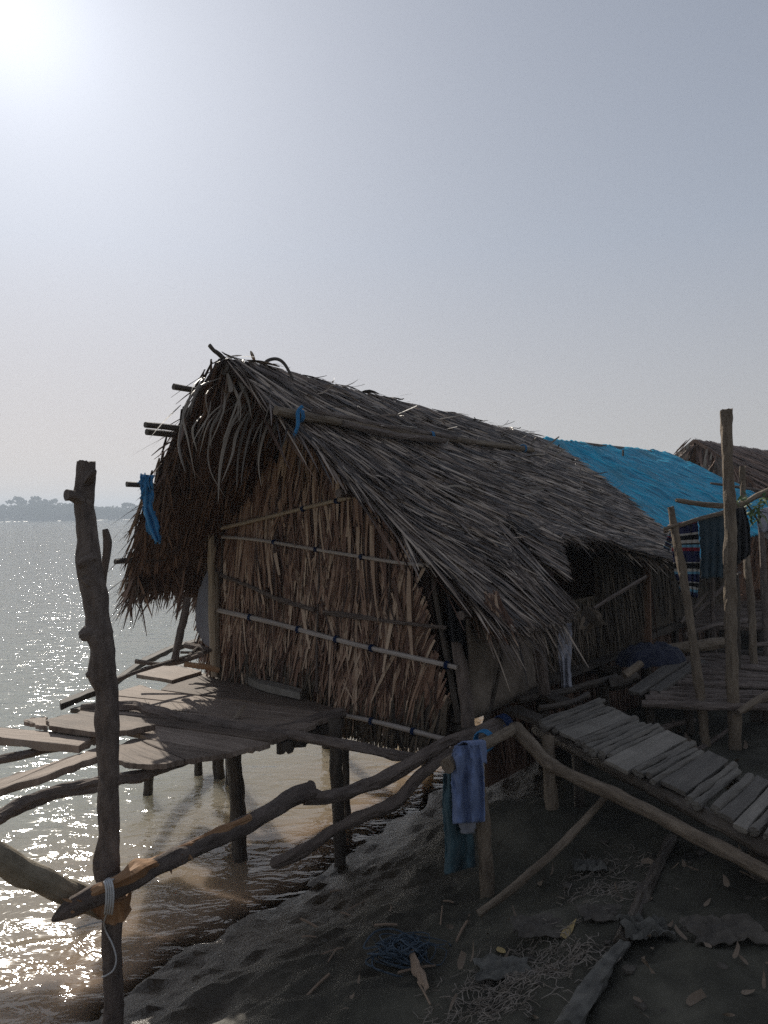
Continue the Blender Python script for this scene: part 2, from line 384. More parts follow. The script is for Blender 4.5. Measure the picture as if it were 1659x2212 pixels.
def water_mat():
    m = bpy.data.materials.new('silty_river_water'); m.use_nodes = True
    nt = m.node_tree; nt.nodes.clear(); L = nt.links.new
    out = N(nt, 'ShaderNodeOutputMaterial')
    geo = N(nt, 'ShaderNodeNewGeometry')
    mp = N(nt, 'ShaderNodeMapping'); mp.inputs['Scale'].default_value = (.75, 1.5, 1); mp.inputs['Rotation'].default_value = (0, 0, R(14))
    L(geo.outputs['Position'], mp.inputs[0])
    n1 = N(nt, 'ShaderNodeTexNoise', Scale=1.3, Detail=2.0, Roughness=.5, Distortion=.6); L(mp.outputs[0], n1.inputs['Vector'])
    n2 = N(nt, 'ShaderNodeTexNoise', Scale=4.6, Detail=3.0, Roughness=.5, Distortion=.5); L(mp.outputs[0], n2.inputs['Vector'])
    n3 = N(nt, 'ShaderNodeTexNoise', Scale=.25, Detail=3.0); L(mp.outputs[0], n3.inputs['Vector'])
    b1 = N(nt, 'ShaderNodeBump', Strength=1.0, Distance=.034); L(n1.outputs[0], b1.inputs['Height'])
    b2 = N(nt, 'ShaderNodeBump', Strength=1.0, Distance=.025); L(n2.outputs[0], b2.inputs['Height']); L(b1.outputs[0], b2.inputs['Normal'])
    at = N(nt, 'ShaderNodeAttribute', attribute_name='depth')
    silt = ramp(nt, [(0, (.36, .245, .16)), (.3, (.30, .25, .185)), (1, (.27, .285, .245))])
    s1 = N(nt, 'ShaderNodeMath', operation='MULTIPLY_ADD'); L(n3.outputs[0], s1.inputs[0]); s1.inputs[1].default_value = .5; 
    s0 = N(nt, 'ShaderNodeMath', operation='SUBTRACT'); L(at.outputs['Fac'], s0.inputs[0]); s0.inputs[1].default_value = .25
    L(s0.outputs[0], s1.inputs[2]); L(s1.outputs[0], silt.inputs[0])
    df = N(nt, 'ShaderNodeSubsurfaceScattering', falloff='BURLEY'); L(silt.outputs[0], df.inputs[0]); df.inputs['Scale'].default_value = .35; df.inputs['Radius'].default_value = (1, .9, .7)
    tr = N(nt, 'ShaderNodeBsdfTransparent'); tr.inputs[0].default_value = (.85, .75, .6, 1)
    al = N(nt, 'ShaderNodeMapRange'); al.inputs[1].default_value = 0; al.inputs[2].default_value = .09; L(at.outputs['Fac'], al.inputs[0])
    body = N(nt, 'ShaderNodeMixShader'); L(al.outputs[0], body.inputs[0]); L(tr.outputs[0], body.inputs[1]); L(df.outputs[0], body.inputs[2])
    gl = N(nt, 'ShaderNodeBsdfGlossy'); gl.inputs['Roughness'].default_value = .055; L(b2.outputs[0], gl.inputs['Normal'])
    fr = N(nt, 'ShaderNodeFresnel', IOR=1.40); L(b2.outputs[0], fr.inputs['Normal'])
    mx = N(nt, 'ShaderNodeMixShader'); L(fr.outputs[0], mx.inputs[0]); L(body.outputs[0], mx.inputs[1]); L(gl.outputs[0], mx.inputs[2])
    L(mx.outputs[0], out.inputs[0])
    return m
M['water'] = water_mat()

# ------------------------------------------------------------------ world, sun
SUN = V((-.476, 1.0, .655)).normalized()
EL = math.asin(SUN.z); AZ = math.atan2(SUN.x, SUN.y)
w = bpy.data.worlds.new('World'); sc.world = w; w.use_nodes = True
nt = w.node_tree; nt.nodes.clear(); L = nt.links.new
wo = N(nt, 'ShaderNodeOutputWorld'); bg = N(nt, 'ShaderNodeBackground'); L(bg.outputs[0], wo.inputs[0])
sky = N(nt, 'ShaderNodeTexSky', sky_type='NISHITA', sun_disc=False, sun_elevation=EL, sun_rotation=AZ, altitude=0.0, air_density=1.0, dust_density=1.0, ozone_density=2.0)
tc = N(nt, 'ShaderNodeTexCoord')
dt = N(nt, 'ShaderNodeVectorMath', operation='DOT_PRODUCT'); L(tc.outputs['Generated'], dt.inputs[0]); dt.inputs[1].default_value = SUN
def powk(k, amp):
    mxm = N(nt, 'ShaderNodeMath', operation='MAXIMUM'); L(dt.outputs['Value'], mxm.inputs[0]); mxm.inputs[1].default_value = 0
    p = N(nt, 'ShaderNodeMath', operation='POWER'); L(mxm.outputs[0], p.inputs[0]); p.inputs[1].default_value = k
    q = N(nt, 'ShaderNodeMath', operation='MULTIPLY'); L(p.outputs[0], q.inputs[0]); q.inputs[1].default_value = amp
    return q
hsv = N(nt, 'ShaderNodeHueSaturation', Saturation=.52); L(sky.outputs[0], hsv.inputs['Color'])
def addc(prev, fac, colr):
    mul = N(nt, 'ShaderNodeVectorMath', operation='SCALE'); mul.inputs[0].default_value = colr; L(fac.outputs[0], mul.inputs['Scale'])
    ad = N(nt, 'ShaderNodeVectorMath', operation='ADD'); L(prev, ad.inputs[0]); L(mul.outputs[0], ad.inputs[1])
    return ad.outputs[0]
# tone curve on the sky colour: bright parts level off softly
sc1 = N(nt, 'ShaderNodeVectorMath', operation='SCALE'); L(hsv.outputs[0], sc1.inputs[0]); sc1.inputs['Scale'].default_value = .178
ad1 = N(nt, 'ShaderNodeVectorMath', operation='ADD'); L(sc1.outputs[0], ad1.inputs[0]); ad1.inputs[1].default_value = (1, 1, 1)
dv1 = N(nt, 'ShaderNodeVectorMath', operation='DIVIDE'); L(hsv.outputs[0], dv1.inputs[0]); L(ad1.outputs[0], dv1.inputs[1])
c = dv1.outputs[0]
c = addc(c, powk(14, .8), (.80, .95, 1.2))
c = addc(c, powk(70, .5), (.93, 1, 1.05))
c = addc(c, powk(350, 1.3), (1, .99, .97))
sz = N(nt, 'ShaderNodeSeparateXYZ'); L(tc.outputs['Generated'], sz.inputs[0])
hz = N(nt, 'ShaderNodeMapRange'); hz.inputs[1].default_value = 0; hz.inputs[2].default_value = .32; hz.inputs[3].default_value = 1; hz.inputs[4].default_value = 0
L(sz.outputs[2], hz.inputs[0])
hm = N(nt, 'ShaderNodeMix', data_type='RGBA'); L(hz.outputs[0], hm.inputs[0]); hm.inputs[6].default_value = (.96, .99, 1.07, 1); hm.inputs[7].default_value = (1.05, .94, .885, 1)
hx = N(nt, 'ShaderNodeVectorMath', operation='MULTIPLY'); L(c, hx.inputs[0]); L(hm.outputs[2], hx.inputs[1])
c = hx.outputs[0]
L(c, bg.inputs[0])
bg.inputs[1].default_value = .135

sd = bpy.data.lights.new('sun', 'SUN'); sd.energy = 3.8; sd.angle = R(.53); sd.color = (1, .93, .82)
so = bpy.data.objects.new('sun', sd); col.objects.link(so)
so.rotation_euler = (-SUN).to_track_quat('-Z', 'Y').to_euler(); so.location = (-40, 80, 60)
sc.view_settings.view_transform = 'Standard'; sc.view_settings.look = 'None'
sc.view_settings.exposure = 0.25; sc.view_settings.gamma = 1.0

# ------------------------------------------------------------------ ground, water
SH0, SHD = V((-.68, 4.91)), V((.53, .85)).normalized()
def shore_d(x, y):
    return (x - SH0.x) * SHD.y - (y - SH0.y) * SHD.x
def ground_z(x, y):
    d = shore_d(x, y)
    d += .22 * nz(x * .9, y * .9, 3.3) + .10 * nz(x * 2.6, y * 2.6, 1.1)
    z = .30 * d if d < 2.1 else .63 + .24 * (1 - math.exp(-(d - 2.1) / 1.2))
    z = max(z, -1.6)
    near = max(0.0, 1 - (abs(x) + abs(y - 4)) / 60)
    if near > 0:
        lump = .05 * fbm(x * 1.6, y * 1.6, .5, 4) + .035 * fbm(x * 5, y * 5, 2.5, 4) + .010 * abs(nz(x * 11, y * 11, 4))
        wetness = math.exp(-((d - .2) / .5) ** 2)
        lump += wetness * .035 * abs(fbm(x * 5, y * 5, 8.5, 3))
        z += near * lump
        # the big mud mound beside the ramp
        mx_, my_ = x - .75, y - 5.05
        z += .22 * math.exp(-((mx_ * .8 + my_ * .5) ** 2 / .10 + (my_ * .8 - mx_ * .5) ** 2 / .5))
    fy = y - (620 + .05 * x)
    if fy > 0 and d < 0: z = min(3.0, -1.6 + fy * .12)
    return z
def sinh_axis(c, s, n, ext):
    k = math.asinh(ext / s)
    return [c + s * math.sinh(k * (2 * i / n - 1)) for i in range(n + 1)]
def grid(xs, ys, zf):
    vs = [V((x, y, zf(x, y))) for y in ys for x in xs]
    nx = len(xs); fs = []
    for j in range(len(ys) - 1):
        for i in range(nx - 1):
            k = j * nx + i; fs.append((k, k + 1, k + nx + 1, k + nx))
    return vs, fs
def sheet_obj(name, xs, ys, zf, mat, depth=False):
    vs, fs = grid(xs, ys, zf)
    me = bpy.data.meshes.new(name); me.from_pydata([tuple(p) for p in vs], [], fs)
    me.materials.append(mat); me.polygons.foreach_set('use_smooth', [True] * len(fs))
    if depth:
        at = me.attributes.new('depth', 'FLOAT', 'POINT')
        at.data.foreach_set('value', [max(0.0, min(1.0, -ground_z(p.x, p.y))) for p in vs])
    me.update()
    o = bpy.data.objects.new(name, me); col.objects.link(o); o['kind'] = 'structure'
    return o
g = sheet_obj('ground', sinh_axis(.8, 1.1, 430, 1500), sinh_axis(3.9, 1.1, 430, 1500), ground_z, M['mud'])
tag(g, 'dark wet mud bank sloping down to the river')
wt = sheet_obj('water', sinh_axis(-.5, 2.0, 220, 1490), sinh_axis(5.0, 2.0, 220, 1490), lambda x, y: 0.0, M['water'], depth=True)
tag(wt, 'silty grey river with sun glitter')

# ------------------------------------------------------------------ haze
def haze():
    mb = MB()
    x0, x1, y0, y1, z0, z1 = -1550, 1560, -1550, 1560, -3.2, 34
    mb.v = [V((x, y, z)) for z in (z0, z1) for y in (y0, y1) for x in (x0, x1)]
    for f in ((0, 2, 3, 1), (4, 5, 7, 6), (0, 1, 5, 4), (2, 6, 7, 3), (0, 4, 6, 2), (1, 3, 7, 5)): mb.face(f)
    m = bpy.data.materials.new('river_haze'); m.use_nodes = True
    nt = m.node_tree; nt.nodes.clear()
    out = N(nt, 'ShaderNodeOutputMaterial'); pv = N(nt, 'ShaderNodeVolumePrincipled')
    pv.inputs['Color'].default_value = (.76, .87, 1.0, 1); pv.inputs['Density'].default_value = .00110; pv.inputs['Anisotropy'].default_value = .2
    nt.links.new(pv.outputs[0], out.inputs['Volume'])
    o = mb.build('haze', m, origin=(0, 0, 0)); tag(o, 'pale morning haze over the river', kind='stuff')
haze()

# ------------------------------------------------------------------ far shore
def far_crown(mb, c, rx, rz, n, size):
    for _ in range(n):
        d = V((random.gauss(0, 1), random.gauss(0, 1), random.gauss(0, 1))).normalized() * random.random() ** .4
        p = c + V((d.x * rx, d.y * rx, d.z * rz))
        s = size * random.uniform(.6, 1.4)
        a = V((random.uniform(-1, 1), random.uniform(-1, 1), random.uniform(-1, 1))).normalized(); b = a.orthogonal().normalized()
        k = len(mb.v); mb.v += [p - a * s, p + b * s * .7, p + a * s, p - b * s * .7]; mb.face((k, k + 1, k + 2, k + 3))
def far_shore():
    mb = MB()
    for i in range(420):
        x = random.uniform(-620, 260); y = 640 + .05 * x + random.uniform(0, 45)
        h = 10.5 + 1.5 * nz(x * .02, 3) + random.uniform(-.6, .6)
        if -420 < x < -250: h += 3.0
        far_crown(mb, V((x, y, h * .5 + 1)), random.uniform(6, 10), h * .5, 110, 1.5)
    o = mb.build('tree_line', M['fartree']); tag(o, 'hazy blue wood along the far river bank', kind='stuff')
    def far_tree(px, ptop, pw_, label):
        D = 655.0; b = P(px, 1122, D); b.z = 1.5
        top = P(px, ptop, D).z; hw = pw_ / F * D * .5
        root = thing('far_tree', label, 'tree', b, 'tall trees on the far bank')
        t = MB(); t.tube([b, V((b.x + .5, b.y, lerp(b.z, top, .7)))], [.5, .25], n=6, sub=3); t.build('trunk', M['barkdark'], root)
        cr = MB()
        for _ in range(9):
            a = random.uniform(-1, 1); zz = random.uniform(.55, .93) - .16 * a * a
            far_crown(cr, V((b.x + a * hw * .8, b.y + random.uniform(-3, 3), b.z + (top - b.z) * zz)), hw * .38, (top - b.z) * .09, 80, .95)
        cr.build('crown', M['fartree'], root)
    far_tree(38, 1073, 50, 'lower broad tree left of the tall pair on the hazy far bank')
    far_tree(78, 1066, 40, 'tallest airy tree on the hazy far bank')
    far_tree(106, 1071, 32, 'tree just right of the tallest one on the hazy far bank')
    far_tree(276, 1086, 30, 'small rounded tree close to the thatch edge on the far bank')
far_shore()

# ------------------------------------------------------------------ limbs measured from the photo
def limb(mb, pts, **kw):
    """pts: (x, y, width, depth): axis and thickness of a pole, its depth metres away"""
    return mb.tube([P(x, y, D) for x, y, w_, D in pts], [w_ / 2 / F * D for x, y, w_, D in pts], **kw)
def ribbon(mb, pts, w_, nrm, tip=.05, sub=5):
    k = len(pts); C = []
    for i in range(k - 1):
        p0, p1, p2, p3 = pts[max(i - 1, 0)], pts[i], pts[i + 1], pts[min(i + 2, k - 1)]
        for j in range(sub):
            t = j / sub
            C.append(.5 * ((2 * p1) + (p2 - p0) * t + (2 * p0 - 5 * p1 + 4 * p2 - p3) * t * t + (3 * p1 - p0 - 3 * p2 + p3) * t ** 3))
    C.append(pts[-1]); n = len(C); b0 = len(mb.v); L = 0
    tw = random.uniform(-.8, .8)
    for i, p in enumerate(C):
        d = (C[min(i + 1, n - 1)] - C[max(i - 1, 0)]).normalized(); t = i / (n - 1)
        nn = (nrm + d.cross(nrm) * tw * t).normalized()
        s = nn.cross(d).normalized()
        ww = w_ * min(1, .5 + 2 * t) * (1 - (1 - tip) * max(0, (t - .35) / .65) ** 1.5)
        mb.v += [p - s * ww / 2 - nn * ww * .12, p + nn * ww * .12, p + s * ww / 2 - nn * ww * .12]
    for i in range(n - 1):
        k = b0 + 3 * i
        for q in (0, 1):
            mb.face((k + q, k + q + 1, k + q + 4, k + q + 3), [(q * .5, i * .05), (q * .5 + .5, i * .05), (q * .5 + .5, i * .05 + .05), (q * .5, i * .05 + .05)])
def cloth(mb, Lp, Rp, D0, D1, nu=22, nv=26, amp=.02, folds=4, ph=0.0, edge=.004, k1=None):
    def pl(pts, t):
        t = t * (len(pts) - 1); i = min(int(t), len(pts) - 2); f = t - i
        return (lerp(pts[i][0], pts[i + 1][0], f), lerp(pts[i][1], pts[i + 1][1], f))
    def fn(u_, v_):
        a, b = pl(Lp, v_), pl(Rp, v_)
        D = lerp(D0, D1, u_) + amp * (math.sin(folds * 2 * math.pi * u_ + ph + 1.3 * v_) * (.5 + .5 * v_)) + amp * 1.5 * nz(u_ * 3 + ph, v_ * 3, D0)
        D += amp * (.9 * abs(nz(u_ * 5 + ph, v_ * 4, 3)) + .35 * nz(u_ * 12, v_ * 7, ph + 2) + .12 * nz(u_ * 25, v_ * 22, ph))
        p = P(lerp(a[0], b[0], u_), lerp(a[1], b[1], u_), D)
        e = 1 if v_ > .97 or u_ < .03 or u_ > .97 else 0
        return p + V((edge * random.uniform(-1, 1) * e, 0, edge * random.uniform(-1, 1) * e))
    return mb.sheet(fn, nu, nv)
def wrap(mb, p, axis, r, turns=3, th=.004, pitch=.009):
    axis = axis.normalized(); n = axis.orthogonal().normalized(); b = axis.cross(n)
    pts = []
    for i in range(turns * 8 + 1):
        a = 2 * math.pi * i / 8
        pts.append(p + axis * ((i / 8 - turns / 2) * pitch) + n * (math.cos(a) * r) + b * (math.sin(a) * r))
    return mb.tube(pts, th, n=5, rough=.05, sub=2)

# ------------------------------------------------------------------ the thatched hut
hut = thing('thatched_hut', 'large palm thatched stilt hut with brown leaf gable facing the river landing', 'hut', (MID.x, MID.y, 0))
AE_R = [(0, -1.05), (.25, -.92), (.5, -.72), (.7, -.56), (.8, -.44), (.9, -.34), (1.05, -.28)]
AE_L = [(0, -1.08), (.3, -1.10), (.5, -1.03), (.7, -.92), (.9, -.80), (1.05, -.74)]
QE_R = [(-.4, 1.02), (.62, 1.04), (.78, 1.02), (1.0, .94), (1.25, .845), (1.42, .775), (1.6, .765), (2.2, .83), (2.65, .91), (3.3, 1.01), (4.2, 1.05)]
AB = 3.92
def qe_l(a): return pw(a, [(-.8, 1.0), (-.3, .97), (-.05, 1.0), (.2, 1.1), (.6, 1.12), (4, 1.05)]) + .03 * nz(a * 6, 1)
def thatch_sheet(mb, s, lift):
    def fn(i, j):
        ae = pw(j, AE_R if s > 0 else AE_L) + .05
        a = lerp(ae, AB - .05, i)
        qe = pw(a, QE_R) if s > 0 else qe_l(a)
        return roof(a, j * (qe - .07), s, lift)
    mb.sheet(fn, 60, 26, uvs=(8, 6))
def thatch_leaves(mb, s, n, under=False, amax=None, lrange=(.22, .62), wr=(.012, .031)):
    d = -VV if s > 0 else VV
    down = (d * 1.78 + V((0, 0, -1.92))).normalized()
    nn = roof_n(s) * (-1 if under else 1)
    for _ in range(n):
        q0 = random.random() ** .95 * 1.02
        ae = pw(q0, AE_R if s > 0 else AE_L)
        a0 = lerp(ae, AB, random.random())
        if amax and a0 > amax: a0 = lerp(ae, amax, random.random())
        qe = pw(a0, QE_R) if s > 0 else qe_l(a0)
        near = max(0, 1 - (a0 - ae) / .35)
        k = lerp(.85, 2.2, min(1, max(0, (a0 - ae) / 2.4))) * (1 - .7 * near) * (.85 + .5 * nz(a0 * 1.3, q0 * 5, 7)) + random.gauss(0, .32)
        if q0 > .75 and s > 0 and a0 < 1.3: k *= .55
        if s < 0: k = .25 + random.gauss(0, .18)
        L_ = random.uniform(*lrange); nrm = math.sqrt(1 + k * k)
        q = min(q0 * qe, qe - L_ / nrm / 2.62 * random.uniform(.90, 1.04))
        if q < -.03: q = random.uniform(-.03, .1)
        dirv = (down + U * k).normalized()
        a1 = a0 + k / nrm * L_
        if a1 > AB + .15: a0 -= (a1 - AB)
        if s > 0 and a0 < .86 and a1 > .66 and q + L_ / nrm / 2.62 > .70:
            dirv = down + U * .08 * random.random(); a0 = min(a0, .74); q = min(q, 1.03 - L_ / 2.62)
        if s > 0 and .86 <= a0 < 3.5: q = min(q, pw(a1, QE_R) - L_ / nrm / 2.62 * .98)
        base = roof(a0, max(q, 0), s)
        if q < 0: base = base - down * (-q * 2.6)
        l0 = random.uniform(.0, .05) * (1 if not under else .6)
        mb.leaf(base, dirv, nn, L_, random.uniform(*wr), .03 + l0 * .5, .04 + l0 + random.uniform(-.008, .02), seg=3, droop=random.uniform(0, .06) if not under else 0, twist=random.gauss(0, .5), curl=random.gauss(0, .05))
mb = MB(); thatch_sheet(mb, 1, 0.0); thatch_sheet(mb, -1, 0.0)
roof_o = mb.build('roof', M['matback'], hut, solid=.05)
mb = MB(); thatch_leaves(mb, 1, 15000); mb.build('thatch', M['thatch'], roof_o)
mb = MB(); thatch_leaves(mb, -1, 3200); mb.build('thatch', M['thatch'], roof_o)
mb = MB(); thatch_leaves(mb, -1, 3600, under=True, amax=1.6); thatch_leaves(mb, 1, 900, under=True); mb.build('thatch_underside', M['under'], roof_o)
# stray straw and broken leaves standing proud of the slope and ridge
mb = MB()
for _ in range(520):
    a0, q0 = random.uniform(-.9, AB), random.random() ** 1.2 * .8
    if pw(q0, AE_R) > a0 or q0 > pw(a0, QE_R): continue
    dv = V((random.gauss(0, 1), random.gauss(0, 1), random.gauss(-.3, .25))) + U
    mb.leaf(roof(a0, q0, 1), dv, roof_n(1), random.uniform(.06, .24), random.uniform(.008, .018), .06, .06 + random.uniform(-.01, .035), seg=4, twist=random.gauss(0, 1.5), curl=random.gauss(0, .5), tip=.5)
for _ in range(260):
    a0 = random.uniform(-1.0, AB)
    mb.leaf(roof(a0, 0, 1), U * random.uniform(.3, 1.4) * random.choice((1, 1, -1)) + V((random.gauss(0, .5), random.gauss(0, .5), random.gauss(-.04, .06))), V((0, 0, 1)), random.uniform(.10, .26), random.uniform(.014, .034), .03, random.uniform(.02, .055), droop=random.uniform(.1, .4), seg=4, twist=random.gauss(0, .8), curl=random.gauss(0, .3))
mb.build('stray_leaves', M['thatch'], roof_o)
mb = MB()
for _ in range(60):
    a0, q0 = random.uniform(.3, 3.4), random.uniform(.03, .62)
    if q0 > pw(a0, QE_R) - .05: continue
    dv = V((random.gauss(0, 1), random.gauss(0, 1), random.gauss(0, .3))) + U * .8
    mb.leaf(roof(a0, q0, 1), dv, roof_n(1), random.uniform(.07, .2), random.uniform(.012, .026), .075, .075 + random.uniform(.02, .07), seg=4, twist=random.gauss(0, 1.2), curl=random.gauss(0, .6), tip=.6)
mb.build('bleached_leaves', M['pale'], roof_o)
# long loose leaves hanging over the gable
def c1(x, y): return 221.2 + x / 2.727, 691.4 + y / 2.727
mb = MB()
FR = [[(700, 340), (580, 385), (490, 500), (465, 640)], [(760, 460), (650, 540), (570, 650), (525, 735)], [(800, 480), (665, 600), (622, 760), (640, 900), (725, 1045)],
      [(830, 500), (745, 640), (695, 850), (682, 1080)], [(900, 470), (840, 620), (800, 800), (790, 1010)], [(940, 510), (870, 650), (830, 830), (815, 985)],
      [(995, 560), (940, 700), (918, 850), (937, 985)], [(740, 330), (785, 430), (812, 510), (808, 605)], [(800, 360), (850, 460), (880, 585)],
      [(1180, 600), (1205, 700), (1165, 820), (1158, 925)], [(560, 420), (475, 560), (500, 700), (550, 950)], [(470, 580), (448, 740), (490, 900)],
      [(1110, 640), (1050, 765)], [(460, 500), (360, 600), (275, 700)], [(760, 380), (700, 520), (640, 640), (640, 760)], [(870, 520), (790, 660), (760, 800), (700, 960)],
      [(1020, 580), (1000, 690), (960, 760)], [(1100, 560), (1020, 630), (900, 700)], [(640, 300), (540, 380), (515, 480)], [(730, 300), (755, 420), (700, 410)]]
for i, pts in enumerate(FR):
    dd = 5.45 if i % 3 else 5.35
    q = [P(*c1(*p), lerp(5.55, 5.2 + .03 * (i % 5), j / (len(pts) - 1))) for j, p in enumerate(pts)]
    ribbon(mb, q, random.uniform(.020, .042), (-U + V((0, 0, .3))).normalized())
for _ in range(14):
    x, y = random.uniform(560, 1000), random.uniform(330, 560)
    q = [P(*c1(x, y), 5.5), P(*c1(x - random.uniform(10, 70), y + random.uniform(60, 130)), 5.35), P(*c1(x - random.uniform(30, 120), y + random.uniform(160, 380)), 5.3)]
    ribbon(mb, q, random.uniform(.012, .03), (-U + V((0, 0, .3))).normalized())
mb.build('hanging_leaf_fringe', M['pale'], roof_o)
mb = MB()
for _ in range(210):
    q0 = random.random(); s = -1 if random.random() < .72 else 1
    ae = pw(q0, AE_L if s < 0 else AE_R)
    base = roof(ae + .12, q0, s, random.uniform(-.05, .06))
    d = -U * random.uniform(.0, .55) + V((random.gauss(0, .25), random.gauss(0, .25), random.uniform(-1.3, -.25))) + (VV * random.uniform(.1, .8) if s < 0 else -VV * .3)
    if s > 0: d = -VV * 1.4 + V((0, 0, -1.5)) - U * random.uniform(0, .45)
    mb.leaf(base, d, V((0, 0, 1)), random.uniform(.15, .42), random.uniform(.008, .024), 0, random.uniform(-.03, .05), droop=random.uniform(0, .5), seg=4, twist=random.gauss(0, 1), curl=random.gauss(0, .35))
for _ in range(420):     # ragged left eave
    a0 = random.uniform(-.78, 1.6); qe = qe_l(a0)
    base = roof(a0, qe - .16, -1, random.uniform(-.06, .02))
    mb.leaf(base, VV * random.uniform(.1, .8) + V((0, 0, -1)) + U * random.gauss(0, .3), -U + V((0, 0, .1)), random.uniform(.25, .6), random.uniform(.014, .032), 0, 0, seg=3, twist=random.gauss(0, .7), curl=random.gauss(0, .12))
mb.build('ragged_verge', M['under'], roof_o)
mb = MB()
for _ in range(520):     # long ends over the right eave
    a0 = random.uniform(-.3, .74); qe = pw(a0, QE_R)
    base = roof(a0, qe - random.uniform(.06, .20), 1, random.uniform(-.03, .05))
    mb.leaf(base, -VV * random.uniform(.4, .9) + V((0, 0, -1)) + U * random.gauss(.25, .25) * (1 if a0 < .5 else 0), roof_n(1), random.uniform(.14, .36) + (.2 if random.random() < .06 else 0), random.uniform(.012, .028), .0, .0, droop=.2, seg=4, twist=random.gauss(0, .6), curl=random.gauss(0, .15))
for _ in range(330):
    a0 = random.uniform(1.1, AB); qe = pw(a0, QE_R)
    base = roof(a0, qe - random.uniform(.06, .16), 1, random.uniform(-.03, .05))
    mb.leaf(base, -VV * .9 + V((0, 0, -1)) + U * random.gauss(.9, .35), roof_n(1), random.uniform(.14, .34), random.uniform(.012, .028), .0, .0, droop=.1, seg=4, twist=random.gauss(0, .6), curl=random.gauss(0, .15))
mb.build('eave_ends', M['thatch'], roof_o)
mb = MB()
for _ in range(46):      # a reddish tuft drooping from the front corner of the eave
    p = P(random.uniform(1045, 1075), random.uniform(1275, 1310), random.uniform(5.0, 5.2))
    t = P(random.uniform(1040, 1120), random.uniform(1345, 1395), 5.0)
    mb.leaf(p, t - p, (-U - VV).normalized(), (t - p).length * random.uniform(.8, 1.05), random.uniform(.014, .026), 0, 0, seg=3, twist=random.gauss(0, .5))
mb.build('drooping_leaf_tuft', M['wall'], roof_o)
# roof timbers
for q0, a0 in ((.105, -1.30), (.25, -1.36), (.275, -1.32), (.475, -1.26), (.79, -1.02)):
    mb = MB(); mb.tube([roof(a0, q0, -1, -.04), roof(.2, q0, -1, -.05), roof(3.8, q0, -1, -.06)], [.022, .03, .03], n=7, sub=6)
    mb.build('purlin', M['barkdark'], hut)
mb = MB(); mb.tube([roof(-1.0, 0, 1, -.05), roof(1, 0, 1, -.06), roof(3.85, 0, 1, -.06)], .045, n=8); mb.build('ridge_pole', M['barkdark'], hut)
for q0, lf, ae_ in ((.5, -.08, 3.8), (.90, -.09, .7)):
    mb = MB(); mb.tube([roof(pw(q0, AE_R) - .06, q0, 1, lf), roof(ae_ * .4, q0, 1, lf), roof(ae_, q0, 1, lf)], .032, n=7); mb.build('purlin', M['bark'], hut)
mb = MB(); limb(mb, [(493, 785, 12, 5.6), (473, 765, 11, 5.55), (462, 757, 9, 5.5), (452, 745, 9, 5.5)], n=6, jag=.01); mb.build('ridge_stick', M['barkdark'], hut)
mb = MB(); ribbon(mb, [P(562, 800, 5.8), P(576, 780, 5.8), P(598, 775, 5.8), P(616, 788, 5.8), P(634, 822, 5.75)], .03, V((0, -1, .3)), tip=.6)
mb.build('looped_leaf', M['barkdark'], hut)
for pts, m_ in (([(596, 888, 22, 5.35), (660, 902, 22, 5.5), (780, 920, 17, 6.2), (900, 938, 15, 7.0), (1000, 952, 13, 7.8), (1150, 972, 11, 9.0)], 'barklight'),
                ([(678, 889, 17, 5.6), (760, 907, 15, 6.1), (860, 926, 12, 6.9), (985, 946, 11, 7.9)], 'bark'), ([(740, 915, 14, 5.95), (840, 938, 14, 6.6), (960, 952, 12, 7.6)], 'bark')):
    mb = MB(); Q = [on_roof(x, y, .12 if m_ == 'barklight' else .15) for x, y, w_, D in pts]
    mb.tube(Q, [w_ / 2 / F * q.y for q, (x, y, w_, D) in zip(Q, pts)], n=8, rough=.14); po = mb.build('roof_weight_pole', M[m_], hut)
    if m_ == 'barklight':
        for x, y, r in ((646, 899, .046), (930, 942, .04), (1130, 969, .04)):
            mb = MB(); wrap(mb, on_roof(x, y, .12), U, r, turns=3, th=.005, pitch=.012); mb.build('lashing', M['bluerope'], po)
        mb = MB(); q = on_roof(644, 900, .16); mb.tube([q + V((.03, 0, .07)), q + V((0, -.02, .03)), q + V((0, -.04, -.06)), q + V((-.03, -.05, -.15))], .014, n=6); mb.build('rope_end', M['bluerope'], po)
